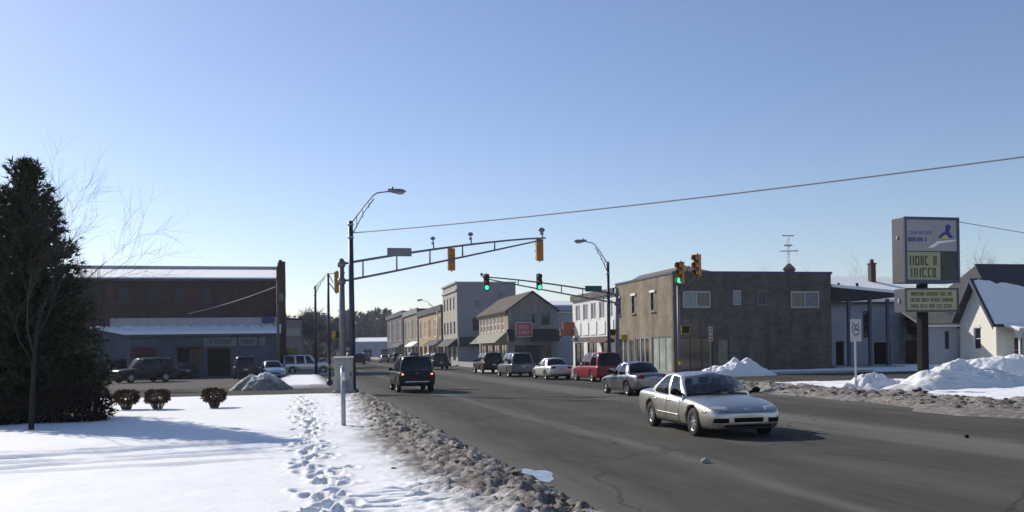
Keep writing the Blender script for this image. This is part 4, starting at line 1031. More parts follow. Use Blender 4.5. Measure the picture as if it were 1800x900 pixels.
part('logo', 'cobalt', up_, lambda b: (b.prism([(.55, -.021, 6.86), (.72, -.021, 7.06), (.92, -.021, 7.16), (1.0, -.021, 7.3), (1.12, -.021, 7.22), (1.3, -.021, 6.98), (1.36, -.021, 6.86), (1.1, -.021, 6.9), (.98, -.021, 7.03), (.8, -.021, 6.9)], (0, -1, 0), .01), arc(b, 1.1, 7.36, 0.0, .15, 0, 2 * PI - .001, -.021, 18)))
part('logo', 'logoy', up_, lambda b: arc(b, .92, 6.84, 0.0, .17, 0, PI, -.033, 12))
part('logo', 'white', up_, lambda b: b.prism([(-.0, -.021, 6.42), (.5, -.021, 6.72), (1.5, -.021, 6.80), (1.5, -.021, 6.74), (.6, -.021, 6.62), (.3, -.021, 6.42)], (0, -1, 0), .008))
part('lamp', 'signwhite', up_, lambda b: b.ell((-1.27, .43, 6.9), (.04, .06, .09), 8, 6)); part('lamp', 'signwhite', lo_, lambda b: b.ell((-1.23, .43, 4.0), (.04, .06, .12), 8, 6))

# ---- overhead wires and their poles
def wood_pole(label, loc, H, arm=True):
    r = thing('utility_pole', label, 'utility pole', loc)
    part('pole', 'wood', r, lambda b: b.tube([(0, 0, -.2), (0, 0, H)], [.15, .11], 10))
    if arm: part('crossarm', 'wood', r, lambda b: b.box((0, -.14, H - .4), (1.8, .1, .12)))
    part('transformer', 'galvd', r, lambda b: b.lathe([(0, H - 1.9), (.2, H - 1.88), (.2, H - 1.25), (0, H - 1.2)], (.28, 0, 0), n=12))
    return r
wood_pole('thin utility pole in front of the right end of the brick building', (-1.27, 81.5, 0), 8.4, False)
wood_pole('wooden utility pole on the verge outside the right edge of the picture', (23.2, 17.2, 0), 8.6)
wood_pole('wooden service pole outside the right edge, right of the cabinet sign', (36.5, 31.0, 0), 5.9, False)
def wire(label, p, q, sag, r):
    p, q = Vector(p), Vector(q); b = MB(); n = 24
    b.tube([p.lerp(q, i / n) - Vector((0, 0, sag * 4 * (i / n) * (1 - i / n))) for i in range(n + 1)], r, 6)
    return tag(b.build('overhead_wire', M['wire']), label, 'wire')
wire('long grey overhead wire rising across the sky to the right', (2.85, 45.0, 7.85), (23.2, 17.1, 7.25), .22, .028)
wire('short overhead wire running right from the top of the cabinet sign', (30.05, 36.6, 7.75), (36.5, 31.0, 5.6), .05, .02)
wire('service wire sloping down to the brick building', (-1.27, 81.4, 7.85), (-9.7, 90.9, 5.9), .2, .035)
an = thing('radio_mast', 'thin radio mast with crossbars behind the grey corner building', 'antenna', (64.7, 110, 0))
part('mast', 'galv', an, lambda b: ([b.tube([(.3 * math.cos(a), .3 * math.sin(a), 0), (.16 * math.cos(a), .16 * math.sin(a), 16.5)], .035, 5) for a in (0, 2.1, 4.2)], [b.tube([(.25, 0, z), (-.12, .2, z + .5), (-.12, -.2, z + 1), (.25, 0, z + 1.5)], .02, 4) for z in range(0, 16)]))
part('crossbar', 'galv', an, lambda b: b.tube([(-.9, 0, 16.7), (.9, 0, 16.7)], .09, 6))
part('crossbar', 'galv', an, lambda b: b.tube([(-.6, 0, 15.4), (.6, 0, 15.4)], .12, 6))
part('crossbar', 'galv', an, lambda b: (b.tube([(-1.2, 0, 14.6), (1.5, 0, 14.7)], .08, 6), [b.tube([(x, -.5, 14.62), (x, .5, 14.62)], .04, 5) for x in (-1.1, -.5, .5, 1.2)]))
# ================================================================== VEHICLES
# stations: s (from the nose), half width, z sill, z shoulder, z centre of the deck.  belt/roof: greenhouse rings
SPECS = {
 'sedan': dict(L=5.15, W=1.9, fo=1.0, wb=2.87, wr=.325, st=[(0, .52, .34, .52, .56), (.05, .70, .25, .60, .64), (.22, .855, .18, .69, .745), (.7, .935, .17, .77, .86), (1.3, .95, .17, .84, .94), (2.0, .95, .17, .875, .95), (3.0, .95, .17, .895, .92), (4.0, .945, .18, .925, .965), (4.55, .93, .2, .93, .995), (4.95, .88, .24, .91, .985), (5.10, .80, .3, .85, .92), (5.15, .66, .36, .75, .8)],
   belt=[(1.10, 0, .90), (1.56, .83, .87), (1.68, .87, .87), (2.62, .86, .89), (2.69, .86, .89), (3.82, .845, .91), (4.22, .76, .935), (4.70, 0, .975)], roof=[(2.10, 0, 1.37), (2.27, .60, 1.325), (2.37, .645, 1.335), (2.80, .665, 1.385), (2.87, .665, 1.388), (3.42, .63, 1.335), (3.60, .56, 1.295), (3.68, 0, 1.35)], tags='gpgpgpg',
   head=[(.40, .61), (.87, .65), (.87, .735), (.42, .70)], tail=[(.45, .72), (.88, .72), (.88, .87), (.45, .88)], grilles=[[(-.34, .37), (.34, .37), (.34, .47), (-.34, .47)], [(.46, .36), (.78, .36), (.76, .46), (.46, .46)], [(-.46, .36), (-.78, .36), (-.76, .46), (-.46, .46)]]),
 'compact': dict(L=4.5, W=1.74, fo=.9, wb=2.6, wr=.31, st=[(0, .58, .36, .55, .58), (.05, .70, .26, .62, .66), (.3, .82, .2, .70, .77), (.8, .86, .18, .78, .86), (1.25, .87, .18, .84, .92), (2.2, .87, .18, .88, .94), (3.3, .87, .19, .91, .97), (3.9, .85, .22, .92, 1.0), (4.3, .80, .28, .90, .99), (4.45, .74, .34, .84, .92), (4.5, .62, .4, .74, .8)],
   belt=[(1.2, 0, .88), (1.45, .62, .88), (1.58, .74, .89), (2.25, .77, .89), (2.33, .77, .89), (3.15, .755, .92), (3.45, .68, .93), (3.8, 0, .97)], roof=[(1.95, 0, 1.39), (2.04, .5, 1.365), (2.14, .54, 1.375), (2.42, .56, 1.40), (2.49, .56, 1.40), (2.98, .54, 1.375), (3.1, .49, 1.35), (3.2, 0, 1.385)], tags='gpgpgpg',
   head=[(.36, .60), (.76, .62), (.76, .73), (.38, .72)], tail=[(.42, .74), (.8, .74), (.8, .90), (.42, .92)], grilles=[[(-.34, .40), (.34, .40), (.34, .5), (-.34, .5)]]),
 'suv': dict(L=4.8, W=1.88, fo=.85, wb=2.85, wr=.37, st=[(0, .72, .42, .78, .82), (.06, .84, .33, .88, .95), (.3, .91, .29, .95, 1.03), (1.2, .935, .28, 1.0, 1.08), (1.7, .94, .28, 1.04, 1.08), (3.5, .94, .28, 1.04, 1.08), (4.6, .93, .31, 1.04, 1.07), (4.76, .89, .37, 1.02, 1.05), (4.8, .82, .43, .98, 1.0)],
   belt=[(1.3, 0, 1.03), (1.5, .74, 1.0), (1.63, .83, 1.01), (2.42, .85, 1.01), (2.50, .85, 1.01), (3.35, .85, 1.01), (3.45, .85, 1.01), (4.42, .83, 1.01), (4.6, .76, 1.01), (4.7, 0, 1.02)], roof=[(1.95, 0, 1.76), (2.03, .6, 1.72), (2.13, .66, 1.735), (2.55, .68, 1.76), (2.63, .68, 1.76), (3.4, .68, 1.765), (3.5, .68, 1.765), (4.38, .665, 1.75), (4.48, .60, 1.735), (4.54, 0, 1.765)], tags='gpgpgpgpg',
   head=[(.50, .68), (.86, .68), (.86, .86), (.50, .86)], tail=[(.60, .82), (.91, .82), (.91, 1.08), (.60, 1.08)], grilles=[[(-.42, .66), (.42, .66), (.42, .86), (-.42, .86)], [(-.6, .44), (.6, .44), (.6, .54), (-.6, .54)]]),
 'minivan': dict(L=4.95, W=1.92, fo=.92, wb=3.0, wr=.335, st=[(0, .66, .36, .62, .66), (.06, .80, .27, .70, .76), (.3, .90, .22, .80, .88), (.9, .945, .2, .90, 1.0), (1.4, .955, .2, .97, 1.03), (3.0, .96, .2, .99, 1.03), (4.7, .95, .24, 1.0, 1.03), (4.88, .90, .3, .98, 1.01), (4.95, .80, .38, .92, .95)],
   belt=[(.95, 0, .93), (1.3, .74, .93), (1.5, .84, .95), (2.35, .87, .96), (2.43, .87, .96), (3.45, .87, .97), (3.55, .87, .97), (4.55, .84, .98), (4.74, .76, .98), (4.86, 0, .99)], roof=[(2.0, 0, 1.74), (2.1, .6, 1.70), (2.22, .66, 1.715), (2.62, .69, 1.745), (2.7, .69, 1.745), (3.5, .69, 1.75), (3.6, .69, 1.75), (4.42, .665, 1.73), (4.54, .60, 1.71), (4.62, 0, 1.745)], tags='gpgpgpgpg',
   head=[(.46, .58), (.86, .62), (.86, .76), (.46, .72)], tail=[(.76, .82), (.93, .82), (.93, 1.2), (.76, 1.2)], grilles=[[(-.4, .52), (.4, .52), (.4, .62), (-.4, .62)]]),
}
def eval_mesh(o, name):
    dg = bpy.context.evaluated_depsgraph_get(); dg.update()
    return bpy.data.meshes.new_from_object(o.evaluated_get(dg))
BODY = {}
def build_body(kind):
    sp = SPECS[kind]; L = sp['L']; W = sp['W']
    V, F = [], []
    ns = len(sp['st'])
    for (s, w, zb, zs, zt) in sp['st']:
        h = [(0, zb), (.80 * w, zb), (.955 * w, zb + .05), (w, zb + .50 * (zs - zb)), (.985 * w, zs - .07), (.93 * w, zs + .0), (.58 * w, zs + (zt - zs) * .75), (0, zt)]
        ring = h + [(-y, z) for (y, z) in h[-2:0:-1]]
        V += [(L / 2 - s, y, z) for (y, z) in ring]
    m = 14
    for i in range(ns - 1):
        for k in range(m):
            a = i * m + k; b = i * m + (k + 1) % m; F.append((a, b, b + m, a + m))
    for e, flip in ((0, False), ((ns - 1) * m, True)):
        for k in range(1, 6): q = (e + k, e + k + 1, e + m - k - 1, e + m - k); F.append(q[::-1] if flip else q)
        t = (e, e + 1, e + m - 1); F.append(t[::-1] if flip else t); t = (e + 6, e + 7, e + 8); F.append(t[::-1] if flip else t)
    me = bpy.data.meshes.new('body'); me.from_pydata(V, [], F)
    bm = bmesh.new(); bm.from_mesh(me); bmesh.ops.recalc_face_normals(bm, faces=bm.faces); bm.to_mesh(me); bm.free()
    for mm in (M['white'], M['rubber'], M['cabin']): me.materials.append(mm)
    o = bpy.data.objects.new('body', me); COL.objects.link(o)
    sm = o.modifiers.new('s', 'SUBSURF'); sm.levels = 2; sm.render_levels = 2
    c = MB(); fx = L / 2 - sp['fo']; rx = fx - sp['wb']
    for x in (fx, rx):
        for s in (1, -1): c.lathe([(0, s * (W / 2 - .30)), (sp['wr'] + .065, s * (W / 2 - .30)), (sp['wr'] + .065, s * (W / 2 + .2)), (0, s * (W / 2 + .2))], (x, 0, sp['wr']), 'y', 28, False)
    co = c.build('cut', M['rubber']); co.data.materials.clear()
    for mm in (M['white'], M['rubber'], M['cabin']): co.data.materials.append(mm)
    bm = bmesh.new(); bm.from_mesh(co.data); bmesh.ops.remove_doubles(bm, verts=bm.verts, dist=1e-5); bmesh.ops.recalc_face_normals(bm, faces=bm.faces); bm.to_mesh(co.data); bm.free()
    co.data.polygons.foreach_set('material_index', [1] * len(co.data.polygons))
    bo = o.modifiers.new('b', 'BOOLEAN'); bo.operation = 'DIFFERENCE'; bo.object = co; bo.solver = 'EXACT'
    r = eval_mesh(o, 'body')
    bpy.data.objects.remove(o); bpy.data.objects.remove(co)
    s0, s1 = sp['belt'][1][0] + .15, sp['belt'][-2][0] - .05
    for p in r.polygons:
        p.use_smooth = p.material_index == 0
        c_ = p.center
        if p.normal.z > .7 and L / 2 - s1 < c_.x < L / 2 - s0 and abs(c_.y) < W / 2 - .16 and c_.z > .7: p.material_index = 2
    BODY[kind] = r
    bm = bmesh.new(); bm.from_mesh(r); bv = BVHTree.FromBMesh(bm); bm.free()
    # greenhouse
    A, B = [], []; tg = []
    bl, rf_ = sp['belt'], sp['roof']
    n = len(bl)
    def para(p0, p1, t, front):  # curved glass between the centre line and the corner
        y = p0[1] + (p1[1] - p0[1]) * t; q = (y / max(abs(p0[1]), abs(p1[1]))) ** 2
        c_, e_ = (p0, p1) if front else (p1, p0)
        return (c_[0] + (e_[0] - c_[0]) * q, y, c_[2] + (e_[2] - c_[2]) * q)
    for i in range(n - 1):
        A.append(bl[i]); B.append(rf_[i])
        if i == 0 or i == n - 2:
            for t in (.35, .7) if i == 0 else (.3, .65):
                A.append(para(bl[i], bl[i + 1], t, i == 0)); B.append(para(rf_[i], rf_[i + 1], t, i == 0))
            tg += [i] * 3
        else:
            mid = lambda p, q: tuple((p[k] + q[k]) / 2 for k in range(3))
            A.append(mid(bl[i], bl[i + 1])); B.append(mid(rf_[i], rf_[i + 1])); tg += [i] * 2
    A.append(bl[-1]); B.append(rf_[-1])
    bm = bmesh.new(); N = len(A); lev = 4
    def pos(j, k, s):
        t = k / lev; a, b = A[j], B[j]; bul = .055 * 4 * t * (1 - t)
        x, y, z = [a[q] + (b[q] - a[q]) * t for q in range(3)]
        z0 = a[2] - .05; z = (a[2] - .06 if k == 0 else z)
        f = abs(a[1]) / max(q[1] for q in bl)
        return (L / 2 - x + bul * .6 * (1 - f) * (1 if j < N / 2 else -1), s * (y + bul * .7 * f), z)
    g = {}
    for s in (1, -1):
        for j in range(N):
            for k in range(lev + 1):
                if s < 0 and A[j][1] == 0: g[(s, j, k)] = g[(1, j, k)]
                else: g[(s, j, k)] = bm.verts.new(pos(j, k, s))
    panels = {}
    for s in (1, -1):
        for j in range(N - 1):
            for k in range(lev):
                f = bm.faces.new((g[(s, j, k)], g[(s, j + 1, k)], g[(s, j + 1, k + 1)], g[(s, j, k + 1)])); f.smooth = True
                if sp['tags'][tg[j]] == 'g':
                    key = (tg[j], s if 0 < tg[j] < n - 2 else 0); panels.setdefault(key, []).append(f)
    cl_ = {}
    for j in range(N):
        b = B[j]; cl_[j] = g[(1, j, lev)] if b[1] == 0 else bm.verts.new((L / 2 - b[0] if 2 < j < N - 3 else L / 2 - (B[0][0] + (b[0] - B[0][0]) * 1.3 + .03 * j if j <= 2 else B[-1][0] - .03 * (N - 1 - j)), 0, b[2] + .045))
        if b[1] != 0:
            cl_[(1, j)] = bm.verts.new((L / 2 - b[0], b[1] * .55, b[2] + .036)); cl_[(-1, j)] = bm.verts.new((L / 2 - b[0], -b[1] * .55, b[2] + .036))
    for s in (1, -1):
        for j in range(N - 1):
            def q3(j): return [g[(s, j, lev)], cl_.get((s, j), cl_[j]), cl_[j]]
            a, b = q3(j), q3(j + 1)
            for k in range(2):
                vs = []
                for v in (a[k], b[k], b[k + 1], a[k + 1]):
                    if v not in vs: vs.append(v)
                if len(vs) > 2:
                    try: f = bm.faces.new(vs); f.smooth = True
                    except ValueError: pass
    bmesh.ops.recalc_face_normals(bm, faces=bm.faces)
    if sum(f.normal.z for f in bm.faces) < 0: bmesh.ops.reverse_faces(bm, faces=bm.faces)
    bm.faces.ensure_lookup_table()
    pan = []
    for key, fs in panels.items():
        bmesh.ops.inset_region(bm, faces=fs, thickness=.028, depth=-.008, use_even_offset=True)
        pan.append((key, list(fs)))
    out = []
    for key, fs in pan:
        vm = {}; vv = []; ff = []
        for f in fs:
            ids = []
            for v in f.verts:
                if v not in vm: vm[v] = len(vv); vv.append(v.co[:])
                ids.append(vm[v])
            ff.append(ids)
        me = bpy.data.meshes.new('window'); me.from_pydata(vv, [], ff); me.polygons.foreach_set('use_smooth', [True] * len(ff))
        out.append(('windshield' if key[0] == 0 else ('rear_window' if key[0] == n - 2 else 'side_window'), me))
    bmesh.ops.delete(bm, geom=[f for _, fs in pan for f in fs], context='FACES')
    gm = bpy.data.meshes.new('cabin'); bm.to_mesh(gm); bm.free()
    sp['cache'] = (r, bv, gm, out)
for k in SPECS: build_body(k)
def build_wheel(r):
    t = MB(); t.lathe([(r * .62, -.10), (r * .92, -.105), (r * .985, -.085), (r, -.05), (r, .05), (r * .985, .085), (r * .92, .105), (r * .62, .10)], (0, 0, 0), 'y', 28)
    m = MB(); m.lathe([(r * .66, .085), (r * .62, .09), (r * .58, .06), (r * .56, -.06)], (0, 0, 0), 'y', 28); m.lathe([(0, .075), (r * .17, .072), (r * .18, .05)], (0, 0, 0), 'y', 14)
    for k in range(7):
        a = 2 * PI * k / 7; c, s = math.cos(a), math.sin(a)
        m.box((c * r * .36, .058, s * r * .36), (r * .52, .03, r * .15), M=Matrix.Rotation(-a, 3, 'Y'))
    d = MB(); d.lathe([(0, .0), (r * .6, .0)], (0, 0, 0), 'y', 24)
    return t, m, d
WHEEL = {}
def patch(bv, axis, sgn, quad, parent, name, m, nx=8, nz=4, off=.008, x0=0.0):
    """a thin panel lying on the body: axis 0 -> seen from the front/back (quad in y,z), axis 1 -> from the side (quad in x,z)"""
    g = []
    for i in range(nx + 1):
        for j in range(nz + 1):
            u, v = i / nx, j / nz
            p = [quad[0][k] * (1 - u) * (1 - v) + quad[1][k] * u * (1 - v) + quad[2][k] * u * v + quad[3][k] * (1 - u) * v for k in (0, 1)]
            o = Vector((sgn * 6, p[0], p[1])) if axis == 0 else Vector((p[0], sgn * 6, p[1]))
            d = Vector((-sgn, 0, 0)) if axis == 0 else Vector((0, -sgn, 0))
            h = bv.ray_cast(o, d)[0]
            if h is None: h = bv.find_nearest(o + d * 3.6)[0]
            g.append(h)
    V = [tuple(h + (Vector((sgn * off, 0, 0)) if axis == 0 else Vector((0, sgn * off, 0)))) for h in g]
    n = len(V); inn = Vector((-sgn * .03, 0, 0)) if axis == 0 else Vector((0, -sgn * .03, 0))
    b = MB(); b.v = V + [tuple(h + inn) for h in g]
    w = nz + 1
    for i in range(nx):
        for j in range(nz):
            a = i * w + j; b.face((a, a + w, a + w + 1, a + 1), None, True)
    loop = [i * w for i in range(nx + 1)] + [nx * w + j for j in range(1, nz + 1)] + [i * w + nz for i in range(nx - 1, -1, -1)] + [j for j in range(nz - 1, 0, -1)]
    for k in range(len(loop)):
        a, c = loop[k], loop[(k + 1) % len(loop)]; b.face((a, c, c + n, a + n))
    return b.build(name, m, parent)
def car(name, label, cat, kind, pm, loc, rz, group=None, clear=False, lit=False, detail=2, doors=False, plate=False, rails=False, barm=None):
    sp = SPECS[kind]; r, bv, gm, wins = sp['cache']; L, W = sp['L'], sp['W']
    root = thing(name, label, cat, loc, rz, group)
    def mk(nm, me, mats, par):
        me = me.copy(); me.materials.clear()
        for q in mats: me.materials.append(q)
        return link(bpy.data.objects.new(nm, me), par)
    body = mk('body', r, [pm, M['rubber'], M['cabin']], root)
    cab = mk('roof', gm, [pm], root)
    for nm, me in wins: mk(nm, me, [M['cglass'] if clear else M['dglass']], root)
    fx = L / 2 - sp['fo']
    if sp['wr'] not in WHEEL: WHEEL[sp['wr']] = build_wheel(sp['wr'])
    t, m_, d = WHEEL[sp['wr']]
    for x in (fx, fx - sp['wb']):
        for s in (1, -1):
            wh = empty_part('wheel', root, (x, s * (W / 2 - .135), sp['wr']), 0 if s > 0 else PI)
            t.build('tyre', M['rubber'], wh); m_.build('rim', M['rim'], wh); d.build('brake_disc', M['black'], wh)
    mir = lambda q: [(-a, b) for a, b in q]
    for q in (sp['head'], mir(sp['head'])): patch(bv, 0, 1, q, root, 'headlight', M['head'], 8, 3, .006)
    for q in (sp['tail'], mir(sp['tail'])):
        tl = patch(bv, 0, -1, q, root, 'taillight', M['tail'], 6, 4, .010)
        if lit:
            ys = [a for a, b in q]; zs = [b for a, b in q]; yc = sum(ys) / 4 * .95; zc = min(zs) + .36 * (max(zs) - min(zs))
            patch(bv, 0, -1, [(yc - .05, zc - .04), (yc + .05, zc - .04), (yc + .05, zc + .04), (yc - .05, zc + .04)], tl, 'bulb', M['tail_lit'], 3, 3, .016)
    for q in sp['grilles']: patch(bv, 0, 1, q, root, 'grille', M['black'], 6, 2, .005)
    if plate: patch(bv, 0, -1, [(-.16, .70), (.16, .70), (.16, .84), (-.16, .84)], root, 'number_plate', M['plate'], 3, 2, .012)
    if barm: patch(bv, 0, -1, [(-.58, .50), (.58, .50), (.58, .575), (-.58, .575)], root, 'bumper_bar', M[barm], 8, 2, .02)
    if lit: patch(bv, 0, -1, [(-.09, .93), (.09, .93), (.09, .99), (-.09, .99)], root, 'badge', M['galvd'], 4, 2, .01)
    # mirrors
    bs = sp['belt'][2]
    for s in (1, -1):
        b = MB(); b.ell((L / 2 - bs[0] - .12, s * (bs[1] + .16), bs[2] + .12), (.08, .11, .075), 12, 8); b.tube([(L / 2 - bs[0] - .1, s * (bs[1] - .02), bs[2] + .06), (L / 2 - bs[0] - .11, s * (bs[1] + .14), bs[2] + .10)], .035, 6)
        b.build('mirror', M['black'], root)
    if doors:
        xb = [L / 2 - q for q in (1.78, 2.66, 2.68, 3.62)]
        for s in (1, -1):
            for k, (xa, xc) in enumerate(((xb[0], xb[1]), (xb[2], xb[3]))):
                dr = patch(bv, 1, s, [(xc, .25), (xa - .02, .25), (xa, .80), (xc, .83)] if k == 0 else [(xc + .16, .25), (xa, .25), (xa, .83), (xc, .86)], root, 'door', pm, 8, 8, .004)
                patch(bv, 1, s, [(xc + .05, .735), (xc + .24, .735), (xc + .24, .765), (xc + .05, .765)], dr, 'handle', pm, 3, 2, .022)
            patch(bv, 1, s, [(xb[3] + .2, .42), (xb[0] - .05, .42), (xb[0] - .05, .45), (xb[3] + .2, .46)], root, 'side_moulding', pm, 10, 2, .013)
    if clear:
        patch(bv, 0, 1, [(-.86, .585), (.86, .585), (.86, .594), (-.86, .594)], root, 'bumper_seam', M['black'], 16, 1, .003)
        patch(bv, 0, 1, [(-.80, .27), (.80, .27), (.78, .31), (-.78, .31)], root, 'lower_grille', M['black'], 12, 2, .004)
        patch(bv, 0, 1, [(-.07, .63), (.07, .63), (.06, .675), (-.06, .675)], root, 'badge', M['chrome'], 4, 2, .006)
        for s in (1, -1):
            patch(bv, 1, s, [(L / 2 - .5, .56), (L / 2 - .34, .56), (L / 2 - .34, .60), (L / 2 - .5, .60)], root, 'side_marker', M['lensy'], 3, 2, .006)
            patch(bv, 1, s, [(L / 2 - 3.85, .19), (L / 2 - 1.42, .19), (L / 2 - 1.42, .255), (L / 2 - 3.85, .255)], root, 'sill_trim', M['black'], 12, 2, .008)
        zf = sp['belt'][2][2]
        for (sx, sy) in ((2.62, .38), (2.62, -.38), (3.5, .4), (3.5, -.4)):
            part('seat', 'seat', root, lambda b: (b.box((L / 2 - sx, sy, zf + .05), (.14, .48, .34), M=Matrix.Rotation(-.18, 3, 'Y')), b.box((L / 2 - sx - .05, sy, zf + .31), (.09, .25, .16))), bevel=.03)
        part('dashboard', 'black', root, lambda b: b.box((L / 2 - 1.72, 0, zf + .0), (.4, 1.4, .12)), bevel=.03)
        part('steering_wheel', 'black', root, lambda b: b.tube([(L / 2 - 2.05 + .06 * math.sin(2 * PI * k / 20), .38 + .18 * math.cos(2 * PI * k / 20), zf + .08 + .17 * math.sin(2 * PI * k / 20)) for k in range(21)], .016, 6, cap=False))
        part('wiper', 'black', root, lambda b: (b.tube([(L / 2 - 1.30, .1, zf + .09), (L / 2 - 1.62, .62, zf + .14)], .012, 5), b.tube([(L / 2 - 1.24, -.45, zf + .08), (L / 2 - 1.38, .12, zf + .16)], .012, 5)))
    if rails:
        for s in (1, -1):
            a, b_ = sp['roof'][3], sp['roof'][-4]
            part('roof_rail', 'galv', root, lambda b: b.tube([(L / 2 - a[0], s * .6, a[2] + .03), (L / 2 - a[0] - .1, s * .6, a[2] + .09), (L / 2 - b_[0] + .1, s * .6, b_[2] + .09), (L / 2 - b_[0], s * .6, b_[2] + .03)], .02, 6))
    return root
P_ = dict(beige=paint('beige_car_paint', (.58, .56, .51), .2, .33, .95, .2), silver=paint('silver_car_paint', (.26, .26, .28), .10, .28, .9, .2), red=paint('red_car_paint', (.20, .006, .018), .05, .35, .0, .2, .3), white=paint('white_car_paint', (.62, .63, .61), .15, .36, .75, .2), grey=paint('grey_van_paint', (.13, .13, .155), .14, .36, .7), black=paint('black_car_paint', (.007, .007, .010), .04, .35, 0, .12, .2), navy=paint('navy_car_paint', (.016, .019, .034), .05, .35, 0, .15, .25), skyrefl=paint('sky_reflection_car_paint', (.20, .32, .46), .2), maroon=paint('maroon_car_paint', (.14, .015, .02), .2), dark=paint('charcoal_car_paint', (.012, .013, .015), .06, .35, 0, .15, .25))  # pale blue paint holds the sky reflection of that car's windshield
UP, DN = PI / 2, -PI / 2
G1, G2, G3 = 'cars on the main road', 'cars in the parking lot', 'distant cars down the street'
car('car', 'dusty beige sedan driving towards the camera in the near lane', 'car', 'sedan', P_['beige'], (9.84, 20.8, 0), R(-93), G1, clear=True, doors=True)
car('car', 'silver sedan seen from behind, partly hidden by the beige sedan', 'car', 'compact', P_['silver'], (14.5, 37.6, 0), R(91), G1, doors=False, plate=True)
car('suv', 'black sport utility driving away with glowing red tail lights', 'car', 'suv', P_['black'], (5.85, 46.6, 0), R(90), G1, lit=True, rails=True, barm='chrome')
car('minivan', 'dark red minivan seen from behind, beyond the silver sedan', 'car', 'minivan', P_['red'], (18.3, 53.6, 0), R(91), G1, plate=True)
car('car', 'white sedan seen from behind, left of the red minivan', 'car', 'compact', P_['white'], (16.95, 59.2, 0), R(91), G1, plate=True)
car('minivan', 'grey van seen from behind, left of the white sedan', 'car', 'minivan', P_['grey'], (16.35, 67.2, 0), R(91), G1, plate=True)
car('suv', 'black boxy wagon seen from behind, left of the grey van', 'car', 'suv', P_['black'], (16.5, 77.8, 0), R(91), G1, plate=True)
car('suv', 'dark blue wagon just right of the black sport utility, further off', 'car', 'suv', P_['navy'], (15.1, 97.6, 0), R(91), G1, plate=True)
car('suv', 'dark wagon parked at an angle behind the clipped bushes', 'car', 'suv', P_['dark'], (-11.1, 73.8, 0), R(-140), G2, rails=True)
car('suv', 'dark wagon half hidden by the spruce in the parking lot', 'car', 'suv', P_['black'], (-15.6, 82.0, 0), R(-120), G2)
car('car', 'dark car parked facing out before the shop door', 'car', 'compact', P_['dark'], (-9.1, 82.9, 0), R(-92), G2)
car('suv', 'small grey wagon seen from behind, left of the dirty snow pile', 'car', 'suv', P_['navy'], (-3.9, 77.6, 0), R(95), G2, rails=True, plate=True)
car('car', 'car behind the dirty snow pile, painted blue for sky reflected in its windshield', 'car', 'compact', P_['skyrefl'], (-1.7, 76.5, 0), R(-80), G2)
car('suv', 'white sport utility parked sideways at the end of the brick building', 'car', 'suv', P_['white'], (1.15, 89.6, 0), R(2), G2)
for (x, y, rz, kd, pm, l) in ((11.8, 172, UP, 'compact', 'maroon', 'distant dark red car, the leftmost of the far cars'), (14.2, 186, UP, 'compact', 'maroon', 'distant dark red car beside another, the farther of the two'), (15.9, 165, UP, 'compact', 'silver', 'distant silver car left of the black sport utility'), (17.4, 158, UP, 'suv', 'navy', 'distant dark wagon close behind the black sport utility roof'),
      (16.2, 214, UP, 'minivan', 'white', 'distant white van near the end of the street'), (8.2, 230, DN, 'compact', 'white', 'distant white car coming towards the crossing'), (19.0, 118, UP, 'compact', 'white', 'white car parked by the awnings, right of the dark blue wagon'), (12.5, 250, DN, 'suv', 'dark', 'distant dark car at the end of the street'),
      (18.9, 128, UP, 'minivan', 'grey', 'grey van parked under the dark awning of the beige block'), (18.6, 146, UP, 'suv', 'maroon', 'dark red wagon parked before the ochre shop front'), (18.8, 180, UP, 'compact', 'black', 'distant black car parked before the olive shop'), (10.2, 148, UP, 'suv', 'black', 'distant black wagon just left of the black sport utility roof'), (6.2, 196, DN, 'minivan', 'silver', 'distant silver van behind the marker poles'), (13.9, 236, UP, 'suv', 'white', 'distant white wagon in the middle of the far street')):
    car('car', l, 'car', kd, P_[pm], (x, y, 0), rz, G3)

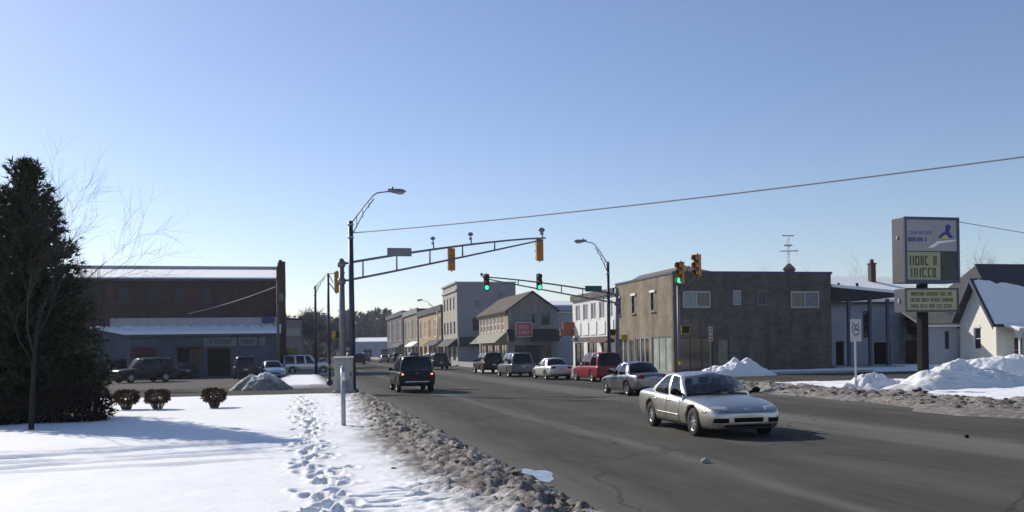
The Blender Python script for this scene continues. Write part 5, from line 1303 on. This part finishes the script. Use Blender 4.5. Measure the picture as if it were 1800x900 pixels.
# ---- thin winter haze over the whole scene
hb = MB(); hb.box2((-1510, -310, -1.1), (1510, 3010, 22)); hz_ = bpy.data.materials.new('haze_air'); hz_.use_nodes = True; hz_.node_tree.nodes.clear()
ho = hz_.node_tree.nodes.new('ShaderNodeOutputMaterial'); hv = hz_.node_tree.nodes.new('ShaderNodeVolumePrincipled'); hv.inputs['Color'].default_value = (.86, .92, 1, 1); hv.inputs['Density'].default_value = .0002; hv.inputs['Anisotropy'].default_value = .3
hz_.node_tree.links.new(hv.outputs[0], ho.inputs['Volume'])
tag(hb.build('haze', hz_), kind='stuff')
# ================================================================== LIGHT, SKY, CAMERA
SUN = Vector((-.95, 1.30, .97)).normalized()
elev = math.asin(SUN.z); az = math.atan2(SUN.x, SUN.y)
w = bpy.data.worlds.new('World'); SC.world = w; w.use_nodes = True
nt = w.node_tree; bg = nt.nodes['Background']
sky = nt.nodes.new('ShaderNodeTexSky'); sky.sky_type = 'NISHITA'; sky.sun_disc = False
sky.sun_elevation = elev; sky.sun_rotation = az; sky.altitude = 200; sky.air_density = 1.0; sky.dust_density = .4; sky.ozone_density = 1.6
mx = nt.nodes.new('ShaderNodeMix'); mx.data_type = 'RGBA'; mx.blend_type = 'MULTIPLY'; mx.inputs[0].default_value = 1; mx.inputs[7].default_value = (1.0, .98, 1.09, 1)   # white balance of the phone
nt.links.new(sky.outputs[0], mx.inputs[6]); nt.links.new(mx.outputs[2], bg.inputs[0]); bg.inputs[1].default_value = .116
sl = bpy.data.lights.new('sun', 'SUN'); sl.energy = 4.9; sl.angle = R(.5); sl.color = (1, .93, .82)
so = bpy.data.objects.new('sun', sl); COL.objects.link(so); so.rotation_euler = SUN.to_track_quat('Z', 'Y').to_euler()
cam = bpy.data.cameras.new('camera'); cam.sensor_width = 36; cam.lens = 32; cam.shift_y = 164 / 1800; cam.clip_end = 5000; cam.clip_start = .1
co = bpy.data.objects.new('camera', cam); COL.objects.link(co)
co.matrix_world = Matrix.Translation((0, 0, 2.05)) @ Matrix.Rotation(R(-13.5), 4, 'Z') @ Matrix.Rotation(R(90), 4, 'X') @ Matrix.Rotation(R(-.9), 4, 'Z')
SC.camera = co
vs = SC.view_settings; vs.view_transform = 'Standard'; vs.look = 'None'; vs.exposure = 0.0; vs.gamma = 1; vs.use_curve_mapping = False
